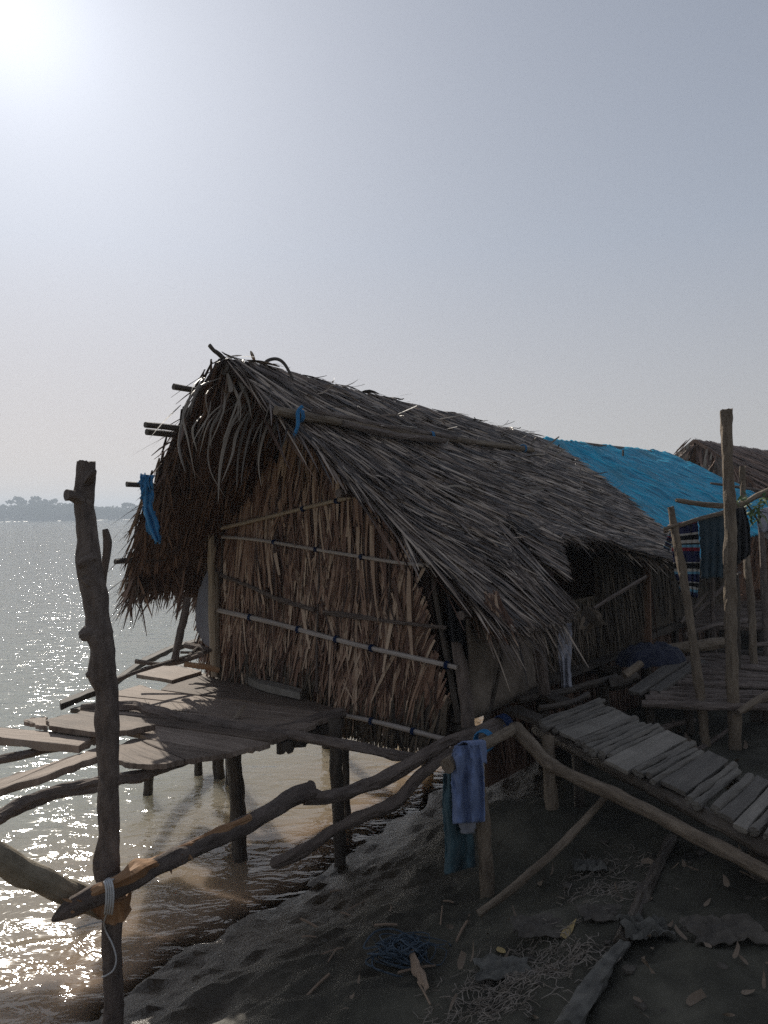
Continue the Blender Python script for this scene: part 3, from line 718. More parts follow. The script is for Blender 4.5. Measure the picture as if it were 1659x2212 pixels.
# gable wall
def ztop(s):
    q = abs(s - 1.323) / 1.78
    return lerp(3.5, 1.70 if s < 1.323 else 1.74, q)
gw = MB()
def gfn(i, j):
    s = lerp(.06, 2.66, i); z = lerp(pw(s, [(0, .8), (1.2, .85), (1.5, .95), (2.7, 1.0)]), ztop(s), j)
    s2 = s + .22 * (1 - i) ** 3 * j
    return PR + VV * s2 + V((0, 0, z - 1.0)) - U * (.02 * nz(s * 4, z * 4))
gw.sheet(gfn, 30, 24, uvs=(3, 3))
gable = gw.build('gable_wall', M['matback'], hut, solid=.03)
mb = MB()
for k in range(520):
    s0 = random.uniform(-.05, 2.62); zmx = ztop(min(max(s0, .02), 2.64))
    zb = pw(s0, [(0, .72), (1.25, .74), (1.45, .92), (2.7, 1.0)])
    Lc = random.uniform(.4, 1.0); z0 = random.uniform(zb + Lc * .85, max(zmx, zb + Lc))
    if random.random() < .12: z0 = zb + Lc
    lean = .34 * nz(s0 * 1.7, z0 * 1.7, 9) + lerp(.46, .14, min(1, max(0, (z0 - 1.2) / 1.4))) + .10 * max(0, 1 - s0) + random.gauss(0, .13)
    off = .014 + .055 * (z0 - .7) / 2.7 + random.uniform(0, .014); fan = random.uniform(-.02, .07); bend = random.gauss(.05 + .10 * max(0, 1 - s0 * .7), .09)
    for j in range(random.randint(6, 13)):
        w_ = random.uniform(.018, .046)
        s = s0 + (j - 5) * random.uniform(.018, .026)
        z = z0 + random.gauss(0, .05)
        z = min(z, ztop(min(max(s, .02), 2.64)) + .05)
        if s < .26 * (z - 1.0) / .9: continue
        if s < -.02 or s > 2.68: continue
        L_ = min(Lc * random.uniform(.7, 1.08), z - zb + random.uniform(0, .05))
        if L_ < .12: continue
        d = V((0, 0, -1)) + VV * (lean + fan * (j - 5) * .4 + random.gauss(0, .035)) - U * random.uniform(-.02, .05)
        mb.leaf(PR + VV * s + V((0, 0, z - 1)) - U * off, d, -U, L_, w_, 0, random.uniform(-.01, .02), seg=5, twist=random.gauss(0, .45), curl=bend + random.gauss(0, .03), tip=random.choice((.12, .25, .45)))
for _ in range(70):     # loose broken bits across the weave
    s, z = random.uniform(.2, 2.5), random.uniform(1.15, 2.5)
    mb.leaf(PR + VV * s + V((0, 0, min(z, ztop(s) - .2) - 1)) - U * .06, V((0, 0, -1)) + VV * random.gauss(-.2, .7), -U, random.uniform(.12, .34), random.uniform(.01, .035), 0, .03, seg=3, twist=random.gauss(0, .6))
mb.build('leaf_matting', M['wall'], gable)
mb = MB()
for _ in range(420):
    s = random.uniform(.05, 1.45) if random.random() < .7 else random.uniform(1.4, 2.6)
    zb = pw(s, [(0, .70), (1.25, .72), (1.45, .92), (2.7, 1.0)]); L_ = random.uniform(.25, .5)
    mb.leaf(PR + VV * s + V((0, 0, zb + L_ - 1)) - U * random.uniform(.03, .06), V((0, 0, -1)) + VV * random.gauss(.2, .16), -U, L_, random.uniform(.012, .03), 0, random.uniform(0, .06), seg=4, twist=random.gauss(0, .5), curl=random.gauss(.05, .14), tip=.6)
mb.build('matting_skirt', M['walldry'], gable)
def batten(pts, m_, ties, off=.105, rough=.05, jag=.0):
    mb = MB(); Q = [PW(x, y, off) for x, y, w_ in pts]
    mb.tube(Q, [w_ / 2 / F * q.y for q, (x, y, w_) in zip(Q, pts)], n=8, rough=rough, sub=4, jag=jag)
    o = mb.build('batten', M[m_], gable)
    for x, y in ties:
        t = MB(); wrap(t, PW(x, y, off), Q[-1] - Q[0], pts[0][2] / 2 / F * 6 + .006, turns=4, th=.0045, pitch=.007); t.build('tie', M['tie'], o)
    return o
batten([(457, 1146, 8), (560, 1122, 9), (680, 1092, 9), (772, 1071, 9)], 'bamboo', [(655, 1099), (728, 1082)])
batten([(480, 1160, 7), (560, 1167, 7), (700, 1190, 8), (850, 1214, 8), (930, 1222, 9)], 'bamboopale', [(592, 1171), (683, 1187), (781, 1203)])
batten([(465, 1238, 8), (530, 1262, 7), (600, 1293, 8), (680, 1318, 8)], 'bark', [], rough=.25)
batten([(700, 1322, 10), (760, 1330, 10), (860, 1345, 7), (965, 1357, 6)], 'bark', [], rough=.25)
batten([(466, 1317, 11), (600, 1348, 11), (760, 1390, 11), (988, 1442, 11)], 'bamboopale', [(541, 1334), (645, 1360), (727, 1381), (803, 1400), (966, 1437)])
batten([(738, 1544, 10), (840, 1566, 11), (965, 1598, 11)], 'bamboopale', [(803, 1558), (893, 1580)])
batten([(697, 1005, 4), (692, 1180, 5), (686, 1330, 5), (684, 1495, 6)], 'bark', [], off=.085)
batten([(481, 1100, 5), (478, 1260, 5)], 'barkdark', [], off=.09)
batten([(838, 1060, 3), (842, 1240, 4), (838, 1340, 3)], 'bark', [], off=.09)
for pts, m_ in (([(455, 1140, 16, 6.95), (458, 1260, 15, 6.98), (463, 1460, 15, 7.05)], 'bamboo'), ([(468, 1235, 9, 6.95), (470, 1330, 9, 7.0), (472, 1450, 9, 7.0)], 'barklight'),
                ([(985, 1385, 24, 5.45), (1003, 1480, 28, 5.4), (1012, 1570, 30, 5.35)], 'bark'), ([(925, 1190, 14, 5.75), (950, 1330, 14, 5.6), (990, 1560, 14, 5.5)], 'barkdark'),
                ([(1160, 1380, 26, 5.9), (1168, 1440, 24, 6.0), (1178, 1500, 24, 6.1)], 'bark'), ([(1215, 1340, 20, 6.5), (1222, 1480, 20, 6.6)], 'bark')):
    mb = MB(); limb(mb, pts, n=8, rough=.14); mb.build('corner_post', M[m_], hut)
mb = MB(); limb(mb, [(905, 1219, 12, 5.6), (960, 1224, 12, 5.45), (982, 1226, 12, 5.4)], n=8, rough=.15, jag=.01); mb.build('wall_plate', M['barklight'], hut)
mb = MB(); cloth(mb, [(447, 1232), (430, 1275), (422, 1320), (424, 1360), (440, 1390), (462, 1404)], [(466, 1232), (466, 1270), (466, 1310), (466, 1350), (466, 1380), (466, 1406)], 7.1, 7.02, amp=.02, folds=1)
mb.build('sacking_panel', M['sack'], hut, smooth=True, solid=.006)
# river side wall, back wall, landward wall
def leafwall(p0, p1, z0, z1, n, m_, out, par, lean=.1, name='side_wall', wr=(.012, .03)):
    mb = MB()
    mb.sheet(lambda i, j: p0.lerp(p1, i) + V((0, 0, lerp(z0, z1, j))), 10, 6, uvs=(2, 2))
    o = mb.build(name, m_, par, solid=.03)
    mb = MB(); L0 = z1 - z0
    for _ in range(n):
        L_ = random.uniform(.4, .8) * L0; z = random.uniform(z0 + L_ * .9, z1)
        mb.leaf(p0.lerp(p1, random.random()) + V((0, 0, z)) + out * random.uniform(.02, .05), V((0, 0, -1)) + (p1 - p0).normalized() * random.gauss(lean, .12), out, L_, random.uniform(*wr), 0, random.uniform(0, .05), seg=4, twist=random.gauss(0, .5), curl=random.gauss(0, .1))
    mb.build('leaf_matting', m_, o)
g0 = V((PR.x, PR.y, 0))
leafwall(g0 + VV * 2.65, g0 + VV * 2.65 + U * 3.9, 1.0, 1.75, 350, M['wall'], VV, hut)
leafwall(g0 + U * 3.9, g0 + U * 3.9 + VV * 2.65, 1.0, 1.9, 300, M['wall'], U, hut, name='back_wall')
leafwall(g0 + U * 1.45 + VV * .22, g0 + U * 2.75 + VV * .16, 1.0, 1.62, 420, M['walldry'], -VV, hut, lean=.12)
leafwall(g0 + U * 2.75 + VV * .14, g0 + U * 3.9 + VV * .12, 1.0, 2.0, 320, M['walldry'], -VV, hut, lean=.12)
leafwall(g0 + U * .75 + VV * .25, g0 + U * 4.0 + VV * .2, .25, 1.0, 420, M['under'], -VV, hut, lean=.1, name='added_underfloor_screen')  # added sheet standing in for underfloor darkness, hides the bright water behind
mb = MB()
mb.sheet(lambda i, j: g0 + U * lerp(.12, .98, i) + V((0, 0, lerp(.98, 1.95, j))) - VV * (.03 * nz(i * 3, j * 3)), 14, 12)
mb.build('mud_plaster_panel', M['mudpanel'], hut, smooth=True, solid=.04)
mb = MB()
mb.sheet(lambda i, j: g0 + U * lerp(1.0, 1.42, i) + VV * .06 + V((0, 0, lerp(.98, 1.95, j))) - VV * (.03 * nz(i * 3, j * 3, 5)), 10, 12)
mb.build('mud_plaster_panel', M['mudpanel'], hut, smooth=True, solid=.04)
mb = MB(); limb(mb, [(1085, 1385, 9, 5.85), (1080, 1440, 9, 5.85), (1062, 1520, 10, 5.8), (1045, 1570, 10, 5.7)], n=6, rough=.2); mb.build('panel_stick', M['barkdark'], hut)
mb = MB(); cloth(mb, [(1208, 1350), (1204, 1400), (1210, 1440), (1213, 1485)], [(1234, 1345), (1236, 1400), (1232, 1440), (1236, 1488)], 6.35, 6.4, amp=.03, folds=2, nu=12)
mb.build('plastic_wrap', M['whitewrap'], hut, smooth=True, solid=.006)
# floor, bearers, stilts
mb = MB()
for i in range(13):
    a, b = i * .3, i * .3 + .285
    mb.prism([g0 + U * a + V((0, 0, 1.0)), g0 + U * b + V((0, 0, 1.0)), g0 + U * b + VV * 2.65 + V((0, 0, 1.0)), g0 + U * a + VV * 2.65 + V((0, 0, 1.0))], .03)
mb.build('floor', M['plankdark'], hut)
for a in (.06, 1.3, 2.6, 3.8):
    mb = MB(); p = g0 + U * a + V((0, 0, .91)); mb.tube([p - VV * .15, p + VV * 1.3, p + VV * 2.8], .05, n=8); mb.build('floor_beam', M['barkdark'], hut)
for a in (.0, 1.3, 2.6, 3.8):
    for s in (.05, 1.3, 2.6):
        if a == 0 and s == 1.3: continue
        p = g0 + U * a + VV * s + U * .06
        mb = MB(); mb.tube([V((p.x, p.y, .92)), V((p.x + .02, p.y, 0)), V((p.x + .03, p.y + .02, -1.2))], [.055, .06, .06], n=8); mb.build('stilt', M['barkdark'], hut)
mb = MB(); limb(mb, [(405, 1290, 17, 6.75), (392, 1360, 17, 6.7), (378, 1425, 18, 6.65)], n=7, rough=.16); mb.build('eave_prop', M['bark'], hut)
mb = MB(); limb(mb, [(1282, 1315, 8, 6.4), (1330, 1285, 8, 6.6), (1395, 1246, 8, 6.9)], n=6, rough=.15); mb.build('eave_prop', M['bark'], hut)
# things hung on the hut
mb = MB()
cloth(mb, [(305, 1024), (306, 1055), (309, 1110), (320, 1150), (336, 1172)], [(331, 1027), (330, 1060), (328, 1090), (342, 1130), (349, 1174)], 5.72, 5.68, nu=12, amp=.025, folds=2, edge=.012)
for i in range(26):
    x, y = random.uniform(303, 330), random.uniform(1022, 1060)
    mb.tube([P(x, y, 5.7), P(x + random.uniform(-4, 4), y + 10, 5.68), P(x + random.uniform(-6, 6), y + random.uniform(12, 30), 5.7)], .004, n=4, sub=2)
tag(mb.build('blue_rag', M['bluerope'], smooth=True, solid=.004), 'torn bright blue rag tied to a roof pole end at the left verge', 'rag')
mb = MB()
cloth(mb, [(952, 1206), (958, 1260), (966, 1330), (975, 1385)], [(984, 1232), (996, 1270), (1006, 1330), (1004, 1390)], 5.42, 5.3, nu=14, amp=.03, folds=2, edge=.006)
tag(mb.build('black_cloth', M['black'], smooth=True, solid=.01), 'black cloth hanging from the pole end at the right corner of the leaf gable', 'cloth')
mb = MB()
for k in range(7):
    a = P(random.uniform(1262, 1285), random.uniform(1308, 1325), 6.35); b = P(random.uniform(1255, 1310), random.uniform(1350, 1375), 6.3)
    mb.leaf(a, b - a, V((-.3, -1, .1)), (b - a).length, random.uniform(.06, .12), 0, random.uniform(-.03, .05), seg=5, twist=random.gauss(0, .6), curl=random.gauss(0, .3), tip=.3)
tag(mb.build('hanging_dry_leaf', M['walldry']), 'big shrivelled tan leaf hanging on a stick beside the doorway', 'dry leaf')
# ------------------------------------------------------------------ hut under the blue tarpaulin, second thatched hut
th = thing('tarpaulin_hut', 'stilt hut roofed with worn bright blue tarpaulin behind the big thatched hut', 'hut', MID + U * 6.2)
def tfn(s):
    def fn(i, j):
        a = lerp(3.78, 8.5, i); q = j * 1.04
        p = roof(a, q, s, .02, tarp=True)
        p.z += .045 * abs(nz(a * 7 - q * 6, q * 2.5, 8)) + .02 * nz(a * 3, q * 9, 4) + .03 * abs(nz(a * 1.1, q * 14, 2)) - .05 * math.sin(math.pi * i) * q
        if s > 0: p.z += .22 * (a - 3.85) / 4.6 * q
        p += U * (.10 * nz(q * 9, 3, 1) + .05 * nz(q * 30, 7)) * (1 if i in (0, 1) else 0)
        return p
    return fn
mb = MB(); mb.sheet(tfn(1), 150, 44, uvs=(1, 4)); mb.sheet(tfn(-1), 40, 20, uvs=(1, 4))
mb.uv = [(a_ - .10 * b_, b_) for a_, b_ in mb.uv]
rf = mb.build('roof', M['tarp'], th, smooth=True, solid=.02)
mb = MB(); mb.tube([roof(a, 0, 1, .01, True) for a in (3.8, 5, 6.5, 8.6)], .035, n=7); mb.build('ridge_pole', M['barkdark'], th)
mb = MB(); limb(mb, [(1346, 985, 5, 9.9), (1346, 972, 5, 9.9)], n=6); limb(mb, [(1205, 968, 3, 9.2), (1208, 960, 3, 9.2)], n=5); mb.build('ridge_stick', M['barkdark'], th)
mb = MB()
for _ in range(500):
    a0, q0 = random.uniform(7.2, 8.5), random.uniform(.7, 1.0)
    mb.leaf(roof(a0, q0, 1, .0, True), -VV + V((0, 0, -1)) + U * random.gauss(.3, .2), roof_n(1), .5, .03, .0, .02)
mb.build('thatch', M['thatch'], rf)
g1 = g0 + U * 4.1
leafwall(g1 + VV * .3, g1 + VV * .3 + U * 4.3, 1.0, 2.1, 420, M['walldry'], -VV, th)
leafwall(g1 + VV * .35 - U * .1, g1 + VV * .35 + U * 6.5, .1, 1.0, 420, M['under'], -VV, th, name='added_underfloor_screen')  # added here too, blocks the bright water seen below the tarpaulin hut
leafwall(g1 + VV * 2.6, g1 + VV * 2.6 + U * 4.3, 1.0, 1.9, 200, M['wall'], VV, th)
leafwall(g1 + VV * .3 + U * 4.3, g1 + VV * 2.6 + U * 4.3, 1.0, 2.6, 300, M['wall'], U, th, name='back_wall')
leafwall(g1 + VV * 2.6, g1 + VV * .3, 1.0, 2.4, 150, M['wall'], -U, th, name='front_wall')
mb = MB(); mb.prism([g1 + VV * .2 + V((0, 0, 1)), g1 + VV * 2.7 + V((0, 0, 1)), g1 + VV * 2.7 + U * 4.4 + V((0, 0, 1)), g1 + VV * .2 + U * 4.4 + V((0, 0, 1))], .08); mb.build('floor', M['plankdark'], th)
for a in (.1, 1.5, 2.9, 4.2):
    for s in (.3, 2.5):
        p = g1 + U * a + VV * s; mb = MB(); mb.tube([V((p.x, p.y, 2.0 if s < 1 else .95)), V((p.x, p.y, -.8))], .055, n=7); mb.build('stilt', M['barkdark'], th)

fh = thing('thatched_hut', 'distant brown thatched hut whose shaggy gable shows past the blue tarpaulin roof', 'hut', P(1560, 1106, 16) - V((0, 0, 2.0)))
FB = P(1500, 972, 14.2); FB.z = 0
FU, FV = V((.80, .60, 0)), V((-.60, .80, 0))
def froof(a, q, s, lift=0.0):
    return V((FB.x, FB.y, 0)) + FU * a + (FV if s < 0 else -FV) * (q * 2.0) + V((0, 0, 3.72 - .05 * a - 1.75 * q + .12 * math.sin(math.pi * q) + lift + .05 * nz(a * 2, q * 3, s)))
mb = MB()
for s in (1, -1): mb.sheet(lambda i, j: froof(lerp(0, 5, i), j, s), 20, 12, uvs=(3, 3))
rf = mb.build('roof', M['under'], fh, solid=.06)
mb = MB()
for _ in range(2600):
    s = random.choice((1, 1, 1, -1)); a, q = random.uniform(-.1, 5), random.uniform(-.03, .85)
    nn = ((-FV if s > 0 else FV) * 1.75 + V((0, 0, 2.0))).normalized(); d = ((-FV if s > 0 else FV) * 2 + V((0, 0, -1.75))).normalized() + FU * random.gauss(.5, .3)
    mb.leaf(froof(a, max(q, 0), s), d, nn, random.uniform(.4, .8), random.uniform(.02, .045), .05, random.uniform(.05, .12), twist=random.gauss(0, .5))
for _ in range(110):
    s = random.choice((1, -1)); q = random.random() ** 1.5
    d = -FU * random.uniform(.2, 1) + (FV if s < 0 else -FV) * random.uniform(0, .8) + V((0, 0, random.uniform(-1.6, -.2)))
    mb.leaf(froof(.05, q, s), d, V((0, 0, 1)), random.uniform(.3, .9), random.uniform(.02, .05), 0, .02, droop=random.uniform(.1, .8), seg=4, twist=random.gauss(0, 1), curl=random.gauss(0, .3))
mb.build('thatch', M['under'], rf)
mb = MB()
for _ in range(16):
    x = random.uniform(-.5, .9); b = froof(-.05, abs(x) * .4, 1 if x > 0 else -1)
    mb.leaf(b, V((0, 0, -1)) - FU * .2, -FU, random.uniform(.6, 1.1), random.uniform(.04, .07), 0, .05, seg=4, twist=random.gauss(0, .5), curl=random.gauss(0, .12))
mb.build('hanging_leaf_fringe', M['pale'], rf)
fb0 = V((FB.x, FB.y, 0)) + FU * .5
mb = MB()
k = len(mb.v); mb.v += [fb0 - FV * 1.9 + V((0, 0, .9)), fb0 + FV * 1.9 + V((0, 0, .9)), fb0 + FV * 1.9 + V((0, 0, 2.0)), fb0 + V((0, 0, 3.6)), fb0 - FV * 1.9 + V((0, 0, 2.0))]; mb.face((k, k + 1, k + 2, k + 3, k + 4))
gg = mb.build('gable_wall', M['under'], fh, solid=.05)
mb = MB()
for _ in range(500):
    s = random.uniform(-1.85, 1.85); L_ = random.uniform(.5, .9); zt = lerp(3.5, 2.0, abs(s) / 1.9); z = random.uniform(.9 + L_, max(zt, .95 + L_))
    mb.leaf(fb0 + FV * s + V((0, 0, z)) - FU * .04, V((0, 0, -1)) + FV * random.gauss(.1, .15), -FU, L_, random.uniform(.02, .05), 0, .04, twist=random.gauss(0, .5))
mb.build('leaf_matting', M['under'], gg)
leafwall(fb0 - FV * 1.85, fb0 + FV * 1.85, .1, .95, 260, M['under'], -FU, fh, name='added_underfloor_screen')  # added leaf screen closing the gap below the distant hut
leafwall(fb0 - FV * 1.8, fb0 - FV * 1.8 + FU * 4, .9, 2.1, 200, M['under'], -FV, fh)
mb = MB(); mb.prism([fb0 - FV * 1.9 + V((0, 0, .95)), fb0 + FV * 1.9 + V((0, 0, .95)), fb0 + FV * 1.9 + FU * 4.2 + V((0, 0, .95)), fb0 - FV * 1.9 + FU * 4.2 + V((0, 0, .95))], .1); mb.build('floor', M['plankdark'], fh)
for a in (0.1, 2, 4):
    for s in (-1.8, 1.8):
        p = fb0 + FU * a + FV * s; mb = MB(); mb.tube([V((p.x, p.y, .95)), V((p.x, p.y, -.6))], .06, n=7); mb.build('stilt', M['barkdark'], fh)
for x0, y0, x1, y1 in ((1515, 971, 1600, 968), (1520, 966, 1580, 979)):
    mb = MB(); mb.tube([P(x0, y0, 14.4), P(x1, y1, 15.6)], .04, n=6); mb.build('roof_weight_pole', M['barkdark'], fh)

# ------------------------------------------------------------------ landing deck on the left
deck = thing('landing_deck', 'weathered plank deck on stilts over the water in front of the leaf gable', 'deck', PZ(430, 1530, 0))
def plank(quad, z, th_=.035, m_='plank', par=None, name='plank', dz=None, jit=.005, sub=6):
    mb = MB(); pts = []
    for i, p in enumerate(quad):
        zz = z + (dz[i] if dz else 0)
        pts.append(PZ(p[0], p[1], zz))
    c_ = sum(pts, V()) / len(pts); dz_ = random.uniform(-.007, .007)
    pts = [p + (c_ - p).normalized() * .007 + V((0, 0, dz_ + random.uniform(-.003, .003))) for p in pts]
    mb.prism(pts, th_, jit=jit, sub=sub)
    return mb.build(name, M[m_], par, bevel=.004)
plank([(293, 1458), (350, 1433), (437, 1451), (372, 1471)], 1.015, par=deck)
plank([(362, 1476), (439, 1453), (470, 1447), (606, 1490), (742, 1534), (735, 1539), (345, 1488)], 1.0, par=deck)
plank([(246, 1494), (302, 1479), (340, 1490), (733, 1542), (715, 1549), (240, 1501)], 1.004, par=deck)
plank([(239, 1503), (713, 1551), (688, 1561), (228, 1522)], .998, par=deck)
plank([(168, 1533), (226, 1524), (686, 1563), (640, 1581), (300, 1546)], 1.003, par=deck)
plank([(172, 1537), (300, 1548), (640, 1583), (590, 1600), (165, 1543)], .997, par=deck)
plank([(160, 1545), (330, 1562), (588, 1601), (548, 1612), (300, 1582), (150, 1553)], 1.002, par=deck)
plank([(300, 1585), (345, 1573), (545, 1614), (505, 1625), (330, 1597)], .996, par=deck)
plank([(290, 1592), (325, 1597), (503, 1626), (400, 1640)], .996, par=deck)
plank([(240, 1616), (288, 1593), (398, 1641), (362, 1651), (297, 1652), (240, 1640)], .995, par=deck)
plank([(128, 1511), (240, 1468), (310, 1418), (377, 1389), (432, 1377), (434, 1382), (380, 1395), (312, 1427), (240, 1477), (130, 1520)], 1.03, .05, 'plankdark', par=deck, name='edge_board')
plank([(150, 1530), (185, 1520), (215, 1521), (178, 1534)], .97, par=deck, m_='plankdark')
mb = MB(); limb(mb, [(-30, 1777, 30, 4.05), (56, 1736, 30, 4.3), (215, 1690, 27, 4.6), (327, 1668, 23, 4.8), (448, 1622, 24, 5.1), (574, 1588, 24, 5.35), (742, 1540, 22, 5.75)], n=10, rough=.22, jag=.02); mb.build('edge_beam', M['bark'], deck)
mb = MB(); mb.tube([PZ(240, 1500, .93), PZ(520, 1610, .93)], .05, n=8); mb.build('bearer', M['barkdark'], deck)
mb = MB(); mb.tube([PZ(390, 1445, .93), PZ(700, 1570, .93)], .05, n=8); mb.build('bearer', M['barkdark'], deck)
plank([(610, 1580), (700, 1556), (735, 1538), (742, 1548), (690, 1572), (630, 1600), (598, 1606)], .96, .07, 'plankdark', par=deck, name='rotten_board', jit=.014, sub=7)
for pts in ([(503, 1592, 32, 5.62), (510, 1700, 32, 5.6), (519, 1860, 33, 5.58)], [(723, 1552, 27, 5.42), (728, 1720, 27, 5.4), (737, 1930, 28, 5.38)], [(745, 1600, 17, 6.2), (749, 1740, 17, 6.2), (752, 1800, 17, 6.2)],
            [(323, 1655, 20, 6.9), (318, 1730, 19, 6.9), (317, 1780, 19, 6.9)], [(428, 1625, 17, 7.4), (429, 1700, 16, 7.4)], [(470, 1600, 24, 7.3), (473, 1690, 24, 7.3)]):
    mb = MB(); limb(mb, pts, n=9, rough=.12); mb.build('pile', M['barkdark'], deck)
# loose timber lying on it
def solo(name, pts, m_, label, cat, group=None, **kw):
    mb = MB(); limb(mb, pts, **kw); return tag(mb.build(name, M[m_]), label, cat, group)
solo('log', [(177, 1528, 12, 6.0), (240, 1524, 19, 5.95), (300, 1527, 21, 5.85), (333, 1538, 24, 5.75), (433, 1558, 22, 5.55), (553, 1577, 21, 5.35), (700, 1600, 22, 5.15), (840, 1628, 22, 5.02), (912, 1640, 22, 4.97)], 'bark', 'long crooked rail log running across the deck planks to the branch fork', 'log', n=10, rough=.16)
plank([(100, 1556), (143, 1544), (213, 1543), (339, 1566), (279, 1580), (213, 1584), (105, 1570)], 1.05, .04, name='loose_plank')
lp = bpy.context.scene.objects['loose_plank']; tag(lp, 'wide cracked loose plank lying behind the knotted trunk post on the deck', 'plank')
tag(plank([(48, 1556), (72, 1550), (100, 1548), (104, 1570), (85, 1568)], 1.03, .03, name='broken_plank', jit=.012), 'short splintered plank sticking out left of the wide cracked one', 'plank')
tag(plank([(-40, 1570), (0, 1570), (213, 1587), (173, 1612), (0, 1594), (-40, 1590)], 1.0, .055, name='plank', dz=None), 'thick sunlit plank jutting in from the left edge of the photo', 'plank')
tag(plank([(-30, 1690), (100, 1650), (216, 1612), (216, 1632), (100, 1676), (-30, 1716)], .96, .045, 'plank', name='split_plank', jit=.01), 'long split plank slanting from the trunk post towards the lower left', 'plank')
solo('beam', [(-30, 1648, 18, 5.0), (60, 1628, 18, 5.2), (154, 1610, 16, 5.4), (215, 1596, 16, 5.6)], 'bark', 'thin dark beam under the thick sunlit plank', 'beam', n=8, rough=.15)
for pts, lb in (([(230, 1478, 8, 6.2), (300, 1450, 9, 6.4), (377, 1427, 9, 6.7), (455, 1404, 9, 7.0)], 'slim pole lying along the far edge of the deck, longest of the bundle'),
                ([(293, 1428, 10, 6.8), (366, 1434, 9, 6.75), (440, 1412, 12, 6.8)], 'bent pole crossing over the slim long pole at the back of the deck'),
                ([(400, 1393, 13, 7.3), (430, 1400, 13, 7.2), (452, 1408, 12, 7.1)], 'short stout round log against the sacking at the back of the deck'),
                ([(390, 1410, 6, 7.2), (460, 1409, 6, 7.2)], 'thin stick between the short log and the bent pole'),
                ([(400, 1436, 11, 6.55), (440, 1440, 11, 6.5), (474, 1449, 10, 6.5)], 'pale orange broken stick end at the foot of the gable corner'),
                ([(405, 1420, 7, 7.0), (445, 1385, 7, 7.3), (470, 1372, 7, 7.4)], 'slanting stick poking up behind the short log')):
    solo('stick', pts, 'peeled' if 'orange' in lb else 'bark', lb, 'stick', n=7, rough=.18)
plank([(493, 1444), (500, 1440), (570, 1465), (655, 1490), (648, 1499), (560, 1477)], 1.06, .06, 'slat', name='timber_offcut')
tag(bpy.context.scene.objects['timber_offcut'], 'grey rough timber lying at the foot of the leaf gable on the deck', 'timber')
mb = MB(); mb.leaf(PZ(505, 1550, 1.02), V((.9, .3, .3)), V((0, 0, 1)), .10, .07, 0, .04, seg=5, curl=.4, twist=1.0, tip=.2)
tag(mb.build('dry_leaf', M['dleaf']), 'curled dry leaf lying on the shaded deck boards', 'dry leaf')

# ------------------------------------------------------------------ knotted trunk post, rails
trunk = thing('trunk_post', 'tall knotted grey tree trunk post standing in the water in the left foreground', 'post', PZ(245, 2230, 0))
mb = MB(); limb(mb, [(187, 997, 36, 3.66), (185, 1030, 40, 3.66), (184, 1070, 46, 3.65), (187, 1120, 42, 3.64), (192, 1165, 42, 3.63), (193, 1210, 52, 3.62), (202, 1265, 48, 3.62), (206, 1330, 46, 3.61),
                     (212, 1372, 58, 3.6), (219, 1400, 50, 3.6), (222, 1455, 58, 3.6), (230, 1490, 46, 3.6), (233, 1560, 46, 3.6), (235, 1650, 44, 3.6), (236, 1730, 47, 3.6), (236, 1800, 40, 3.6), (232, 1875, 55, 3.6), (238, 1920, 50, 3.6), (243, 2000, 42, 3.6), (245, 2120, 42, 3.6), (247, 2260, 42, 3.6), (248, 2400, 42, 3.6)], n=16, rough=.11, sub=5, jag=.006)
mb.build('trunk', M['bark'], trunk)
mb = MB(); limb(mb, [(186, 1086, 34, 3.64), (168, 1076, 24, 3.6), (155, 1070, 22, 3.57), (143, 1069, 24, 3.55)], n=10, rough=.12); mb.build('branch_stub', M['bark'], trunk)
for x, y, x2, y2, w_ in ((205, 1360, 172, 1374, 30), (215, 1450, 186, 1459, 24), (195, 1205, 168, 1222, 30), (226, 1880, 206, 1862, 18), (190, 1040, 205, 1015, 16), (205, 1262, 178, 1248, 20)):
    mb = MB(); limb(mb, [(x, y, w_ * 1.3, 3.6), ((x + x2) / 2, (y + y2) / 2, w_, 3.57), (x2, y2, w_ * .45, 3.56)], n=9, rough=.25, jag=.004); mb.build('knot', M['bark'], trunk)
solo('forked_pole', [(227, 1143, 11, 3.8), (232, 1170, 18, 3.8), (229, 1215, 17, 3.8), (222, 1265, 16, 3.8), (226, 1300, 15, 3.8), (232, 1370, 16, 3.8), (237, 1440, 20, 3.8), (240, 1500, 18, 3.8), (246, 1700, 18, 3.8), (247, 2000, 18, 3.8), (248, 2250, 18, 3.8)], 'bark', 'slim dark pole standing close behind the knotted trunk post', 'pole', n=9, rough=.12)
mb = MB(); limb(mb, [(112, 1989, 6, 3.36), (150, 1964, 40, 3.38), (195, 1942, 48, 3.41), (262, 1912, 46, 3.46), (330, 1876, 42, 3.62), (400, 1842, 39, 3.85), (470, 1810, 38, 4.1), (530, 1783, 37, 4.3), (600, 1742, 35, 4.5), (645, 1716, 38, 4.62), (672, 1710, 42, 4.68)], n=13, rough=.10, seed=4.2)
mb2 = MB(); limb(mb2, [(660, 1716, 38, 4.65), (705, 1722, 30, 4.72), (760, 1709, 30, 4.8), (830, 1683, 28, 4.85), (890, 1648, 26, 4.9), (960, 1606, 24, 4.95), (1020, 1585, 25, 5.0), (1085, 1560, 22, 5.1)], n=10, rough=.15)
rail = thing('branch_rail', 'thick crooked branch rail with a freshly cut pointed end lashed to the trunk post', 'rail', P(400, 1842, 3.85))
mb.build('cut_log', M['bark'], rail); mb2.build('branch', M['bark'], rail)
mb = MB(); limb(mb, [(200, 1930, 20, 3.40), (268, 1897, 30, 3.44), (300, 1878, 34, 3.53), (345, 1858, 22, 3.66), (470, 1798, 18, 4.08), (540, 1768, 14, 4.30)], n=9, rough=.28); mb.build('peeled_face', M['peeled'], rail)
mb = MB()
